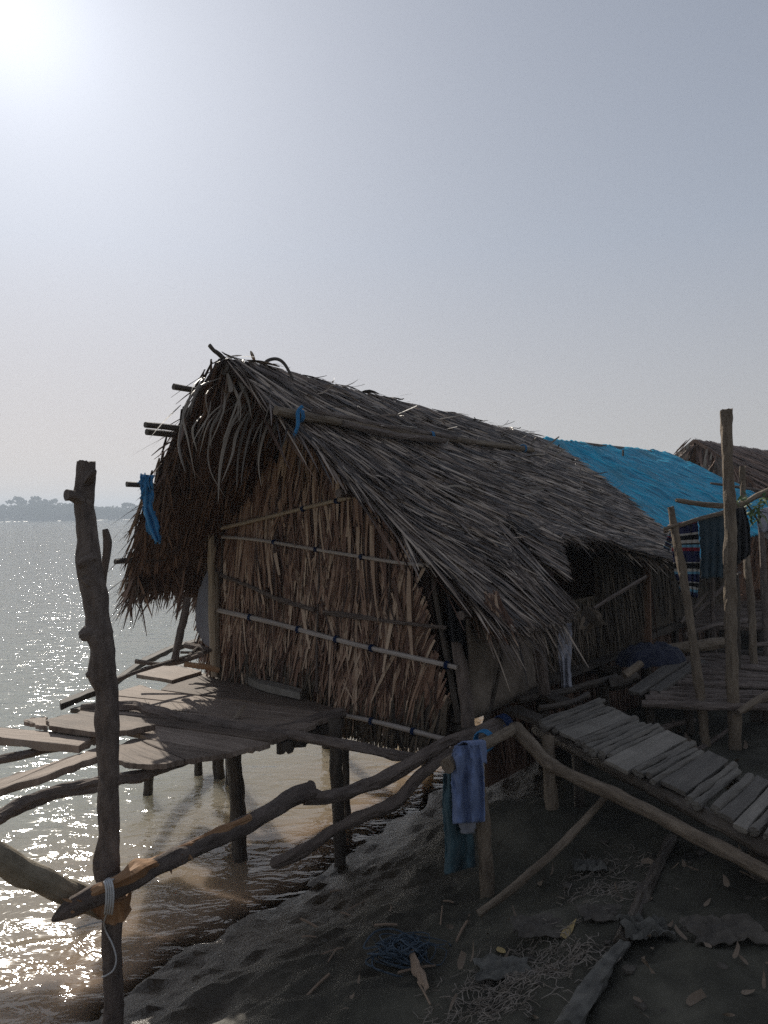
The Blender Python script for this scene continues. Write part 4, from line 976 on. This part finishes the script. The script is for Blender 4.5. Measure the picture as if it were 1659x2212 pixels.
for _ in range(34):
    t = random.random(); x, y, D = lerp(150, 420, t), lerp(1965, 1830, t) + random.uniform(-16, 22), lerp(3.36, 3.85, t)
    mb.leaf(P(x, y, D - .03), V((random.gauss(0, 1), random.gauss(-.4, .6), random.gauss(0, .8))), V((0, -1, .4)), random.uniform(.02, .06), random.uniform(.008, .016), .0, random.uniform(0, .02), seg=2, twist=random.gauss(0, 1))
tag(mb.build('bark_splinter', M['peeled'], rail), kind='stuff')
mb = MB(); limb(mb, [(672, 1690, 14, 4.66), (668, 1712, 32, 4.68)], n=8, rough=.2); mb.build('knot', M['bark'], rail)
solo('log', [(-60, 1818, 58, 3.15), (0, 1852, 56, 3.22), (45, 1882, 54, 3.3), (100, 1905, 52, 3.4), (170, 1938, 50, 3.55), (222, 1962, 46, 3.66)], 'barkpale', 'stout smooth pale log coming in from the left edge to the trunk post', 'log', n=13, rough=.06)
mb = MB(); mb.prism([P(188, 1962, 3.5), P(228, 1950, 3.5), (P(268, 1945, 3.5)), P(270, 1990, 3.5), P(240, 2000, 3.5), P(215, 1985, 3.5)], .10, down=V((0, 1, 0)), jit=.008)
tag(mb.build('wood_wedge', M['peeled'], bevel=.004), 'torn brown wood block wedged under the rail at the trunk post', 'wood block')
rope = MB()
for k in range(4):
    x = 226 + k * 5
    rope.tube([P(x - 1, 1905 - k, 3.35), P(x + 2, 1912, 3.335), P(x + 4, 1930, 3.33), P(x + 3, 1955, 3.34), P(x, 1975, 3.40)], .0045, n=6, rough=.05, sub=4)
    rope.tube([P(x - 1, 1905 - k, 3.35), P(x + 8, 1898, 3.45), P(x + 22, 1897, 3.60)], .0045, n=6, rough=.05, sub=3)
rope.tube([P(233, 1970, 3.38), P(225, 1990, 3.5), P(228, 2010, 3.55), P(243, 2040, 3.54), P(251, 2070, 3.54), P(245, 2095, 3.54), P(228, 2108, 3.54), P(220, 2110, 3.54)], .0038, n=6, rough=.05, sub=5)
rope.tube([P(222, 1990, 3.5), P(190, 1998, 3.5), P(160, 2008, 3.48)], .003, n=5, rough=.05, sub=4)
tag(rope.build('rope', M['cord'], smooth=True), 'thin white cord looped round the rail and trunk post with a dangling tail', 'rope')
solo('branch', [(585, 1868, 10, 4.75), (600, 1862, 26, 4.75), (660, 1836, 27, 4.75), (715, 1796, 25, 4.8), (790, 1758, 27, 4.85), (848, 1738, 28, 4.85), (880, 1708, 26, 4.88), (925, 1660, 24, 4.9), (985, 1618, 22, 4.95), (1050, 1588, 24, 5.0), (1095, 1568, 24, 5.1)], 'bark', 'lower wavy branch sloping from the hut corner down into the muddy shallows', 'branch', n=10, rough=.16)
solo('handrail_pole', [(1085, 1568, 22, 5.1), (1115, 1578, 28, 5.0), (1150, 1612, 28, 4.85), (1185, 1650, 28, 4.7), (1240, 1678, 28, 4.5), (1320, 1712, 29, 4.25), (1400, 1752, 30, 4.0), (1520, 1814, 31, 3.65), (1659, 1885, 33, 3.3), (1760, 1937, 34, 3.1)], 'barklight', 'long bare pole slanting down to the right in front of the slatted ramp', 'pole', n=11, rough=.10)
solo('cut_pole', [(966, 1654, 32, 4.12), (985, 1642, 31, 4.2), (1020, 1622, 29, 4.4), (1075, 1592, 24, 4.75), (1120, 1570, 22, 5.1)], 'barklight', 'short sawn pole under the towel with its round cut end facing out', 'pole', n=11, rough=.08)
solo('post', [(1022, 1640, 28, 4.3), (1040, 1740, 29, 4.28), (1048, 1850, 31, 4.25), (1056, 1990, 30, 4.2)], 'barklight', 'pale upright post behind the hanging towel and trousers', 'post', n=11, rough=.10)
solo('diagonal_pole', [(1033, 1975, 17, 3.9), (1110, 1915, 17, 3.96), (1200, 1838, 17, 4.08), (1260, 1775, 16, 4.25), (1308, 1722, 14, 4.5)], 'barklight', 'slim pole leaning from the mud at the post foot up under the ramp', 'pole', n=9, rough=.12)
solo('stick', [(1130, 1830, 9, 4.9), (1190, 1815, 9, 4.8), (1262, 1780, 9, 4.7)], 'barkdark', 'thin dark stick lying across the ramp piles near the ground', 'stick', n=7, rough=.18)

# ------------------------------------------------------------------ slatted ramp
ramp_o = thing('boarding_ramp', 'narrow slatted walkway of mixed boards and sticks leading up to the hut floor', 'walkway', PZ(1400, 1650, .4))
def re_l(t): return (lerp(1163, 1760, t), lerp(1558, 1852, t))
def re_r(t): return (lerp(1284, 1800, max(t, 0) ** .93), lerp(1510, 1756, max(t, 0) ** .93))
SL = [('s', .012), ('s', .012), ('s', .013), ('s', .012), ('s', .012), ('b', .062), ('s', .017), ('s', .016), ('s', .018), ('s', .02), ('s', .02), ('s', .016), ('b', .088), ('s', .017), ('s', .018), ('s', .02), ('s', .022), ('b', .098), ('s', .026), ('s', .03), ('g', .022), ('s', .03), ('b', .062), ('b', .05), ('s', .034), ('s', .034), ('s', .034), ('s', .034), ('b', .075), ('s', .03), ('b', .07), ('s', .03)]
t = 0.0
for kind, wd in SL:
    a, b = t, t + wd * .93
    t += wd + .0025
    if kind == 'g' or a > 1.05: continue
    o0, o1 = random.uniform(-.1, .03), random.uniform(-.06, .10)
    zz = 1.05 + random.uniform(-.006, .008)
    def rp(tt, e):
        l, r = PZ(*re_l(tt), zz), PZ(*re_r(tt), zz)
        return l + (r - l) * e
    if kind == 'b':
        mb = MB(); mb.prism([rp(a, o0), rp(a, 1 + o1), rp(b, 1 + o1), rp(b, o0)], .025, jit=.005); mb.build('board', M['slat'], ramp_o, bevel=.004)
    else:
        c_ = (a + b) / 2; rr = max(.013, (rp(b, .5) - rp(a, .5)).length * .45)
        rr = min(rr, .03)
        pts = [rp(c_ + random.uniform(-.004, .004), lerp(o0, 1 + o1, k / 3)) + V((0, 0, random.uniform(-.008, .004) - rr * .4)) for k in range(4)]
        mb = MB(); mb.tube(pts, [rr * random.uniform(.85, 1.05) for _ in range(4)], n=8, rough=.15, sub=4, jag=.006); mb.build('slat', M['slat'], ramp_o)
for e, nm in ((.06, 'stringer'), (.9, 'stringer')):
    mb = MB(); P0 = [PZ(*re_l(q), 1.05).lerp(PZ(*re_r(q), 1.05), e) + V((0, 0, -.075)) for q in (-.02, .3, .6, 1.0)]
    mb.tube(P0, [.045, .045, .043, .043], n=10, rough=.1); mb.build(nm, M['barkdark'], ramp_o)
for pts in ([(1183, 1590, 25, 4.95), (1190, 1720, 27, 4.8), (1203, 1910, 26, 4.65)], [(1243, 1620, 22, 5.3), (1250, 1700, 22, 5.25), (1256, 1830, 22, 5.2)]):
    mb = MB(); limb(mb, pts, n=9, rough=.12); mb.build('pile', M['barklight' if pts[0][0] < 1200 else 'barkdark'], ramp_o)
for x, y, z0 in ((1640, 1830, .9), (1640, 1760, .9)):
    p = PZ(x, y, z0); mb = MB(); mb.tube([p, V((p.x, p.y, .2))], .045, n=8); mb.build('pile', M['barkdark'], ramp_o)
# threshold boards by the side wall
for q, lb in (([(1085, 1530), (1120, 1522), (1175, 1545), (1165, 1560)], 'dark wedge of board where the ramp meets the hut floor'), ([(1160, 1497), (1185, 1490), (1240, 1512), (1222, 1520)], 'short grey board lying at the doorway beside the wrapped post')):
    tag(plank(q, 1.04, .035, 'plankdark', name='threshold_board'), lb, 'board')
for i, pts in enumerate(([(1120, 1512, 14, 6.0), (1180, 1500, 16, 6.15), (1240, 1490, 14, 6.3)], [(1235, 1488, 15, 6.5), (1290, 1475, 16, 6.6), (1330, 1460, 14, 6.8)], [(1165, 1530, 12, 5.6), (1230, 1520, 13, 5.75), (1270, 1500, 12, 5.95)])):
    solo('log', pts, 'barkdark', ('dark log lying along the foot of the plastered side wall', 'short log lying below the doorway opening', 'thin log at the upper end of the ramp')[i], 'log', n=8, rough=.15)

# ------------------------------------------------------------------ clothes
mb = MB()
cloth(mb, [(982, 1612), (974, 1640), (976, 1700), (978, 1780)], [(1036, 1607), (1042, 1640), (1046, 1700), (1047, 1775)], 4.10, 4.16, nu=36, nv=46, amp=.034, folds=2.3, ph=.6, edge=.003)
cloth(mb, [(982, 1612), (998, 1602), (1010, 1604), (1018, 1640)], [(1036, 1607), (1042, 1598), (1050, 1602), (1052, 1650)], 4.12, 4.45, amp=.02, folds=2, ph=2)
tag(mb.build('towel', M['towel'], smooth=True, solid=.006), 'faded blue grey towel draped over the sawn pole end', 'towel')
mb = MB()
cloth(mb, [(958, 1672), (956, 1740), (962, 1830), (961, 1890)], [(996, 1660), (1010, 1740), (1024, 1820), (1026, 1872)], 4.22, 4.28, nu=30, nv=46, amp=.034, folds=1.7, ph=1)
tag(mb.build('trousers', M['teal'], smooth=True, solid=.008), 'dull teal trouser leg hanging below the blue grey towel', 'trousers')
mb = MB()
cloth(mb, [(990, 1770), (996, 1800)], [(1030, 1770), (1024, 1800)], 4.2, 4.22, nu=10, nv=8, amp=.008, folds=2)
tag(mb.build('striped_cloth', M['sack'], smooth=True, solid=.006), 'small pale ribbed cloth end peeping out under the towel', 'cloth')
mb = MB()
cloth(mb, [(1448, 1134), (1452, 1180), (1457, 1240), (1472, 1280)], [(1506, 1120), (1511, 1180), (1511, 1240), (1506, 1292)], 6.3, 6.42, nu=30, nv=40, amp=.022, folds=4.5, ph=.4)
tag(mb.build('striped_sarong', M['stripe'], smooth=True, solid=.006), 'navy sarong with white, red and light blue stripes hung over the clothes pole', 'sarong')
mb = MB()
cloth(mb, [(1452, 1140), (1440, 1165), (1433, 1182)], [(1462, 1140), (1452, 1170), (1446, 1190)], 6.4, 6.45, nu=8, nv=10, amp=.008, folds=1)
tag(mb.build('striped_tail', M['stripe'], smooth=True, solid=.005), 'narrow striped cloth tail blown out left of the leaning pole', 'cloth')
mb = MB()
cloth(mb, [(1510, 1124), (1513, 1180), (1515, 1250)], [(1592, 1100), (1592, 1180), (1590, 1245)], 6.5, 6.75, nu=30, nv=20, amp=.02, folds=5, edge=.008)
tag(mb.build('dark_cloth', M['darkteal'], smooth=True, solid=.006), 'dark slate blue cloth hanging between the sarong and the thick upright pole', 'cloth')
mb = MB()
cloth(mb, [(1590, 1098), (1586, 1130), (1585, 1200), (1588, 1222)], [(1606, 1096), (1618, 1130), (1621, 1190), (1616, 1200)], 6.2, 6.3, nu=18, nv=20, amp=.02, folds=2.5, edge=.006)
tag(mb.build('black_shirt', M['black'], smooth=True, solid=.012), 'black garment hanging just right of the thick upright pole', 'garment')
mb = MB()
cloth(mb, [(1640, 1100), (1636, 1130), (1640, 1150)], [(1664, 1095), (1668, 1120), (1664, 1150)], 7.6, 7.7, nu=10, nv=10, amp=.03, folds=1.5)
tag(mb.build('white_bag', M['whitewrap'], smooth=True, solid=.006), 'crumpled pale plastic bag hanging below the leafy sprig', 'bag')
# heap of dark clothes on the platform
mb = MB()
c0 = PZ(1405, 1432, 1.02)
def heap(i, j):
    a = i * 2 * math.pi; r = math.sin(j * math.pi / 2)
    h = math.cos(j * math.pi / 2)
    x = math.cos(a) * r * (.36 + .07 * nz(math.cos(a) * 2, math.sin(a) * 2, 3)); y = math.sin(a) * r * .22
    z = h * .17 + .045 * nz(x * 11, y * 11, 2) * (.3 + h) + .03 * abs(nz(x * 19, y * 25, 5))
    return c0 + V((x, y + .25 * x, max(z, 0)))
mb.sheet(heap, 60, 24)
tag(mb.build('clothes_heap', M['navy'], smooth=True), 'crumpled heap of dark navy clothes dumped on the boards by the doorway', 'clothes')

# ------------------------------------------------------------------ poles on the right
for nm, pts, m_, lb in (
    ('leaning_pole', [(1448, 1095, 13, 6.15), (1460, 1160, 16, 6.12), (1478, 1260, 18, 6.1), (1500, 1410, 19, 6.0), (1516, 1530, 19, 5.95), (1530, 1650, 20, 5.9)], 'barklight', 'slender leaning pole that carries the clothes rail with the sarong'),
    ('pole', [(1570, 885, 24, 5.85), (1570, 930, 23, 5.85), (1572, 1020, 22, 5.85), (1576, 1090, 26, 5.85), (1577, 1160, 25, 5.85), (1577, 1280, 25, 5.84), (1581, 1430, 25, 5.82), (1586, 1550, 26, 5.8), (1590, 1680, 27, 5.78)], 'barklight', 'tallest thick upright pole standing right of the blue roof'),
    ('pole', [(1604, 1008, 12, 7.6), (1606, 1090, 12, 7.6), (1612, 1200, 14, 7.5), (1622, 1300, 15, 7.4), (1628, 1450, 15, 7.3), (1632, 1600, 15, 7.2)], 'barklight', 'medium pole leaning slightly right of the black garment'),
    ('pole', [(1590, 1240, 12, 7.0), (1593, 1350, 13, 7.0), (1594, 1560, 13, 7.0)], 'barkdark', 'short dim pole half hidden behind the tallest thick pole'),
    ('pole', [(1643, 1100, 12, 8.2), (1650, 1250, 13, 8.1), (1656, 1420, 14, 8.0), (1658, 1600, 14, 8.0)], 'bark', 'thin pole at the right edge of the photo below the leafy sprig'),
    ('clothes_rail', [(1436, 1148, 8, 6.25), (1455, 1140, 9, 6.3), (1500, 1124, 9, 6.4), (1560, 1108, 9, 6.6), (1600, 1096, 9, 6.7)], 'barklight', 'thin horizontal rail tied to the leaning pole and hung with cloth'),
    ('pole_spur', [(1434, 1142, 6, 6.1), (1452, 1137, 8, 6.1), (1468, 1131, 7, 6.1)], 'barklight', 'short cut spur lashed across the top of the leaning pole'),
    ('branch', [(1460, 1080, 8, 6.6), (1475, 1083, 11, 6.6), (1500, 1087, 10, 6.6), (1550, 1092, 11, 6.6), (1600, 1090, 11, 6.7), (1640, 1068, 12, 6.7), (1680, 1052, 12, 6.7)], 'barklight', 'crooked grey branch tied across the tallest pole in front of the blue roof'),
    ('cross_pole', [(1535, 1044, 5, 9.5), (1600, 1053, 6, 9.5), (1680, 1066, 6, 9.5)], 'bark', 'thin straight pole in front of the distant thatched hut'),
    ('rope_bound_pole', [(1594, 1540, 13, 5.7), (1620, 1524, 18, 5.75), (1660, 1502, 20, 5.8), (1720, 1470, 20, 5.9)], 'barklight', 'rope bound pole at the right edge fixed to the thick pole low down')):
    solo(nm, pts, m_, lb, 'branch' if nm == 'branch' else 'pole', n=10, rough=.13, jag=.012 if nm == 'pole' else .004)
def lash(x, y, D, axis, r, m_, label, turns=4):
    mb = MB(); wrap(mb, P(x, y, D), axis, r, turns=turns, th=.006, pitch=.013)
    mb.tube([P(x, y, D - r), P(x + 3, y + 8, D - r - .01), P(x - 2, y + 20, D - r)], .005, n=5); tag(mb.build('rope_lashing', M[m_], smooth=True), label, 'rope')
lash(1046, 1600, 4.75, V((.6, .75, .1)), .062, 'bluerope', 'dark blue lashing round the sawn pole just behind the towel')
lash(1088, 1566, 5.08, V((.7, .5, .1)), .066, 'tie', 'navy lashing where the rails meet at the hut corner', 5)
lash(1455, 1140, 6.18, V((.15, 0, -1)), .036, 'straw', 'thin dull cord binding the rail to the top of the leaning pole')
for pts, lb in (([(1500, 1330, 7, 8.6), (1560, 1270, 7, 8.9), (1600, 1235, 6, 9.0)], 'thin stick slanting up behind the dark hanging cloth'),
                ([(1480, 1372, 9, 7.9), (1540, 1352, 10, 8.2), (1640, 1338, 9, 8.6)], 'long thin pole lying between the two pole platforms'),
                ([(1470, 1345, 6, 7.8), (1510, 1300, 6, 8.0), (1530, 1278, 5, 8.0)], 'short stick poking up below the striped sarong'),
                ([(1537, 1250, 9, 8.4), (1540, 1330, 10, 8.4), (1544, 1420, 10, 8.3)], 'dim upright pole directly under the dark hanging cloth'),
                ([(1470, 1648, 12, 5.6), (1540, 1600, 11, 6.0), (1600, 1560, 10, 6.4)], 'dead branch lying on the ground beyond the ramp'),
                ([(1360, 1600, 13, 5.9), (1440, 1570, 12, 6.2), (1500, 1556, 9, 6.5)], 'forked driftwood piece on the mud behind the ramp'),
                ([(1620, 1395, 11, 7.6), (1690, 1388, 12, 7.7)], 'short log end lying on the platform at the right edge')):
    solo('stick', pts, 'bark', lb, 'stick', n=8, rough=.2)
# leafy sprig
sp = thing('leafy_sprig', 'green leafy sprig growing over the branch beside the tallest pole', 'plant', P(1625, 1130, 6.9))
mb = MB(); limb(mb, [(1640, 1130, 5, 6.9), (1618, 1095, 4, 6.8), (1600, 1078, 3, 6.7)], n=5); limb(mb, [(1640, 1130, 5, 6.9), (1640, 1090, 4, 6.8), (1650, 1072, 3, 6.8)], n=5); mb.build('stem', M['bark'], sp)
mb = MB()
for _ in range(75):
    x, y = random.choice(((1605, 1085), (1622, 1098), (1642, 1090), (1650, 1075), (1630, 1115), (1600, 1075)))
    p = P(x + random.gauss(0, 9), y + random.gauss(0, 8), random.uniform(6.6, 6.9))
    mb.leaf(p, V((random.gauss(0, 1), random.gauss(0, .6), random.gauss(-.2, .7))), V((random.gauss(0, .5), -.6, 1)), random.uniform(.05, .11), random.uniform(.018, .03), 0, 0, droop=.3, seg=3, tip=.1)
mb.build('leaves', M['green'], sp)

# ------------------------------------------------------------------ pole platforms on the right
pf = thing('pole_platform', 'low platform of grey round poles on short legs right of the doorway', 'platform', PZ(1520, 1470, .5))
for i in range(15):
    tt = i / 14; y = lerp(1412, 1520, tt ** 1.15)
    x0 = lerp(1500, 1385, tt) + random.uniform(-10, 10)
    z = .98 + random.uniform(-.012, .012)
    p0 = PZ(x0, y, z); p1 = PZ(1760, y + lerp(22, 12, tt), z)
    mb = MB(); mb.tube([p0, p0.lerp(p1, .35) + V((0, 0, random.uniform(-.01, .012))), p0.lerp(p1, .7) + V((0, 0, random.uniform(-.01, .012))), p1], random.uniform(.024, .036), n=8, rough=.14, sub=4); mb.build('pole', M['bark'], pf)
for x, y in ((1385, 1512), (1520, 1405)):
    p0 = PZ(x, y, .91); p1 = PZ(x + 260, y + 18, .91); mb = MB(); mb.tube([p0, p1], .035, n=8); mb.build('bearer', M['barkdark'], pf)
for x, y, y2 in ((1402, 1512, 1605), (1484, 1510, 1560), (1630, 1515, 1640), (1655, 1520, 1640), (1545, 1420, 1520)):
    D = PZ(x, y, .9).y; mb = MB(); limb(mb, [(x, y, 19, D), (x + 4, (y + y2) / 2, 19, D), (x + 8, y2 + 25, 19, D)], n=8); mb.build('leg', M['barkdark'], pf)
pf2 = thing('pole_platform', 'farther platform of dark poles below the hanging cloths', 'platform', PZ(1580, 1345, .6))
for i in range(9):
    y = lerp(1300, 1352, i / 8); p0 = PZ(1480 + random.uniform(-12, 12), y, 1.0); p1 = PZ(1780, y + random.uniform(0, 8), 1.0)
    mb = MB(); mb.tube([p0, p0.lerp(p1, .5) + V((0, 0, random.uniform(-.02, .02))), p1], .04, n=7, rough=.14); mb.build('pole', M['bark'], pf2)
for x in (1500, 1560, 1640, 1700):
    p = PZ(x, 1340, .95); mb = MB(); mb.tube([p, V((p.x, p.y, -.3))], .05, n=7); mb.build('leg', M['barkdark'], pf2)
solo('log', [(1425, 1404, 20, 7.7), (1470, 1400, 25, 7.75), (1530, 1392, 25, 7.85), (1563, 1388, 22, 7.9)], 'barklight', 'smooth pale log lying across the back of the pole platform', 'log', n=11, rough=.08)
for q, lb in (([(1355, 1492), (1382, 1498), (1483, 1428), (1458, 1420)], 'grey plank beside the dark clothes heap, nearer the hut'), ([(1402, 1487), (1425, 1492), (1524, 1425), (1505, 1418)], 'grey plank lying right of the clothes heap on the round poles')):
    tag(plank(q, 1.03, .03, 'slat', name='plank'), lb, 'plank')
solo('wood_block', [(1316, 1478, 26, 6.6), (1345, 1472, 28, 6.6), (1372, 1462, 26, 6.65)], 'barkdark', 'dark chunk of log left of the clothes heap', 'wood block', n=9, rough=.12)
solo('stick', [(1348, 1460, 16, 6.4), (1366, 1448, 17, 6.45), (1385, 1434, 17, 6.5)], 'barklight', 'short pale stick end poking out from under the clothes heap', 'stick', n=9, rough=.12)
solo('stick', [(1362, 1440, 4, 7.4), (1400, 1420, 5, 7.6), (1450, 1395, 5, 7.8)], 'bark', 'thin twig leaning behind the clothes heap', 'stick', n=6)

# ------------------------------------------------------------------ litter on the mud
def G(x, y):
    r = ray(x, y); D = 1.2
    while D < 30:
        p = V((0, 0, H)) + r * D
        if p.z <= ground_z(p.x, p.y): return V((p.x, p.y, ground_z(p.x, p.y)))
        D += .01
    return p
def leaf_on(x, y, L_, w_, m_, label, group=None, name='dry_leaf', seg=5):
    p = G(x, y); mb = MB(); a = random.uniform(0, 6.28)
    mb.leaf(p + V((0, 0, .012)), V((math.cos(a), math.sin(a), random.uniform(-.05, .2))), V((random.gauss(0, .2), random.gauss(0, .2) - .2, 1)), L_, w_, 0, random.uniform(.005, .035), seg=seg + 2, twist=random.gauss(0, 1.3), curl=random.gauss(0, .55), tip=random.choice((.12, .3, .6, .9)), droop=random.gauss(-.15, .25))
    return tag(mb.build(name, M[m_], origin=p), label, 'dry leaf' if 'leaf' in name else 'rag', group)
leaf_on(1216, 2032, .11, .05, 'yleaf', 'yellow green fallen leaf on the mud near the bottom centre')
leaf_on(1080, 2052, .07, .04, 'yleaf', 'orange brown fallen leaf left of the yellow green one')
leaf_on(1163, 1912, .08, .05, 'dleaf', 'pale brown dead leaf right of the foot of the pale post')
leaf_on(1385, 1868, .10, .06, 'dleaf', 'upright curled dead leaf under the long slanting pole')
for k in range(70):
    x, y = random.uniform(690, 1655), random.uniform(1790, 2205)
    if y < 1960 and x < 1060: continue
    leaf_on(x, y, random.uniform(.025, .065), random.uniform(.012, .032), 'dleaf', 'small brown scrap of dead leaf on the dark mud bank', 'leaf scraps scattered over the mud', name='leaf_scrap', seg=3)
for k in range(26):
    x, y = random.uniform(1420, 1655), random.uniform(1560, 1720)
    leaf_on(x, y, random.uniform(.05, .13), random.uniform(.03, .06), 'dleaf', 'dead leaf on the ground beyond the ramp', 'dead leaves under the pole platform', name='fallen_leaf', seg=3)
def rag(x, y, s, m_, label, name='rag', flat=.35):
    p = G(x, y); mb = MB(); sd = random.uniform(0, 50)
    def fn(i, j):
        a, b = (i - .5) * s, (j - .5) * s * .7
        rr = 1 + .3 * nz(i * 3, j * 3, sd)
        return p + V((a * rr, b * rr, .015 + flat * s * abs(nz(i * 4, j * 4, sd + 3)) + .2 * flat * s * nz(i * 11, j * 11, sd)))
    mb.sheet(fn, 16, 14)
    return tag(mb.build(name, M[m_], origin=p, solid=.004), label, 'rag' if m_ != 'stone' else 'clod')
rag(1272, 1878, .17, 'paper', 'crumpled grey scrap lying on the mud under the slanting pole')
rag(1390, 2022, .20, 'paper', 'torn pale rag draped over the rag rope at lower right', flat=.5)
rag(1300, 1982, .20, 'stone', 'flat grey slab of dried mud left of the rag rope', name='mud_slab', flat=.12)
rag(1170, 2010, .26, 'stone', 'broad low mud cake above the yellow green leaf', name='mud_slab', flat=.12)
rag(1085, 2105, .22, 'paper', 'grey weathered flat scrap among pale roots at bottom centre', flat=.15)
rag(1560, 2020, .3, 'stone', 'wide pale dried mud cake at the right edge', name='mud_slab', flat=.15)
# rag rope / half buried cloth roll
pts = [G(x, y) + V((0, 0, .02)) for x, y in ((1215, 2240), (1262, 2170), (1310, 2105), (1345, 2050), (1372, 1990), (1395, 1930), (1420, 1880), (1452, 1820))]
mb = MB(); mb.tube(pts[:4], [.05, .045, .035, .03], n=10, rough=.3, flat=.7); rr = mb.build('rag_roll', M['paper'])
tag(rr, 'half buried roll of pale torn cloth at the bottom right of the mud', 'cloth roll')
mb = MB(); mb.tube(pts[3:], [.03, .025, .03, .025, .02], n=9, rough=.3); tag(mb.build('dark_root', M['barkdark']), 'dark root trailing up the bank from the pale cloth roll', 'root')
# bundle of blue grey net with a split stake
p = G(872, 2078)
mb = MB()
for _ in range(60):
    a = random.uniform(0, 6.28); r0 = random.uniform(.03, .13)
    c = p + V((random.gauss(0, .05), random.gauss(0, .04), .03 + random.uniform(0, .05)))
    mb.tube([c + V((math.cos(a + q) * r0 * random.uniform(.7, 1.2), math.sin(a + q) * r0 * random.uniform(.6, 1), random.gauss(0, .018))) for q in (0, 1, 2, 3, 4)], random.uniform(.002, .005), n=4, sub=3)
tag(mb.build('fishing_net', M['net']), 'tangled bundle of dark blue fishing net on the mud', 'net')
mb = MB(); a, b = G(888, 2080), G(922, 2150); mb.tube([a + V((0, 0, .05)), a.lerp(b, .5) + V((0, 0, .035)), b + V((0, 0, .02))], [.019, .024, .015], n=7, rough=.35, flat=.35, jag=.012)
tag(mb.build('wood_splinter', M['chip']), 'pale split piece of wood sticking out of the net bundle', 'wood')
# pale fibrous roots
mb = MB()
for cx_, cy_, n_, sp_ in ((1110, 2080, 120, 55), (1075, 2140, 120, 60), (1300, 1930, 70, 45), (1190, 2060, 60, 50), (1330, 1870, 45, 40), (1010, 2190, 40, 60), (1245, 2090, 40, 40)):
    for _ in range(n_):
        x, y = random.gauss(cx_, sp_), random.gauss(cy_, sp_ * .5)
        if y > 2230: continue
        p = PZ(x, y, .6); 
        p.z = ground_z(p.x, p.y)
        a = random.uniform(0, 6.28); q = [p + V((0, 0, .006))]
        for k in range(4):
            a += random.gauss(0, .9); l = q[-1] + V((math.cos(a), math.sin(a), 0)) * random.uniform(.015, .035); l.z = ground_z(l.x, l.y) + random.uniform(.004, .02); q.append(l)
        mb.tube(q, .0016, n=3, sub=1, rough=0, capped=False)
tag(mb.build('dry_roots', M['straw'], origin=(.5, 3, .5)), 'mats of thin pale dried roots on the mud', kind='stuff')
for k in range(40):
    x, y = random.uniform(660, 1650), random.uniform(1800, 2210)
    if y < 1960 and x < 1000: continue
    p = G(x, y); r_ = random.uniform(.008, .028); mb = MB(); s0 = random.uniform(0, 50)
    mb.sheet(lambda i, j: p + V((math.cos(i * 6.2832) * math.sin(j * math.pi), math.sin(i * 6.2832) * math.sin(j * math.pi), .6 * math.cos(j * math.pi))) * (r_ * (1 + .5 * mnoise.noise(V((math.cos(i * 6.28) * 1.2 + s0, math.sin(i * 6.28) * 1.2, j * 2))))), 8, 6)
    tag(mb.build('mud_clod', M['stone'], origin=p), 'small loose clod of mud on the dark bank', 'mud clod', 'loose clods on the mud bank')
# twigs and chips washed up at the waterline
for k in range(14):
    x, y = random.uniform(640, 1000), random.uniform(1900, 2160)
    p = G(x, y); a = random.uniform(0, 6.28); mb = MB(); d = V((math.cos(a), math.sin(a), 0)) * random.uniform(.03, .10)
    mb.tube([p - d + V((0, 0, .01)), p + V((0, 0, .015)), p + d + V((0, 0, .01))], random.uniform(.003, .007), n=5, sub=2)
    tag(mb.build('twig', M['chip'], origin=p), 'short twig stranded on the mud by the waterline', 'twig', 'twigs on the mud by the water')

sc.render.engine = 'CYCLES'
sc.cycles.use_denoising = False
sc.cycles.max_bounces = 6
sc.cycles.transparent_max_bounces = 12
sc.cycles.volume_bounces = 0
sc.cycles.sample_clamp_indirect = 6
sc.cycles.caustics_reflective = False
sc.cycles.caustics_refractive = False
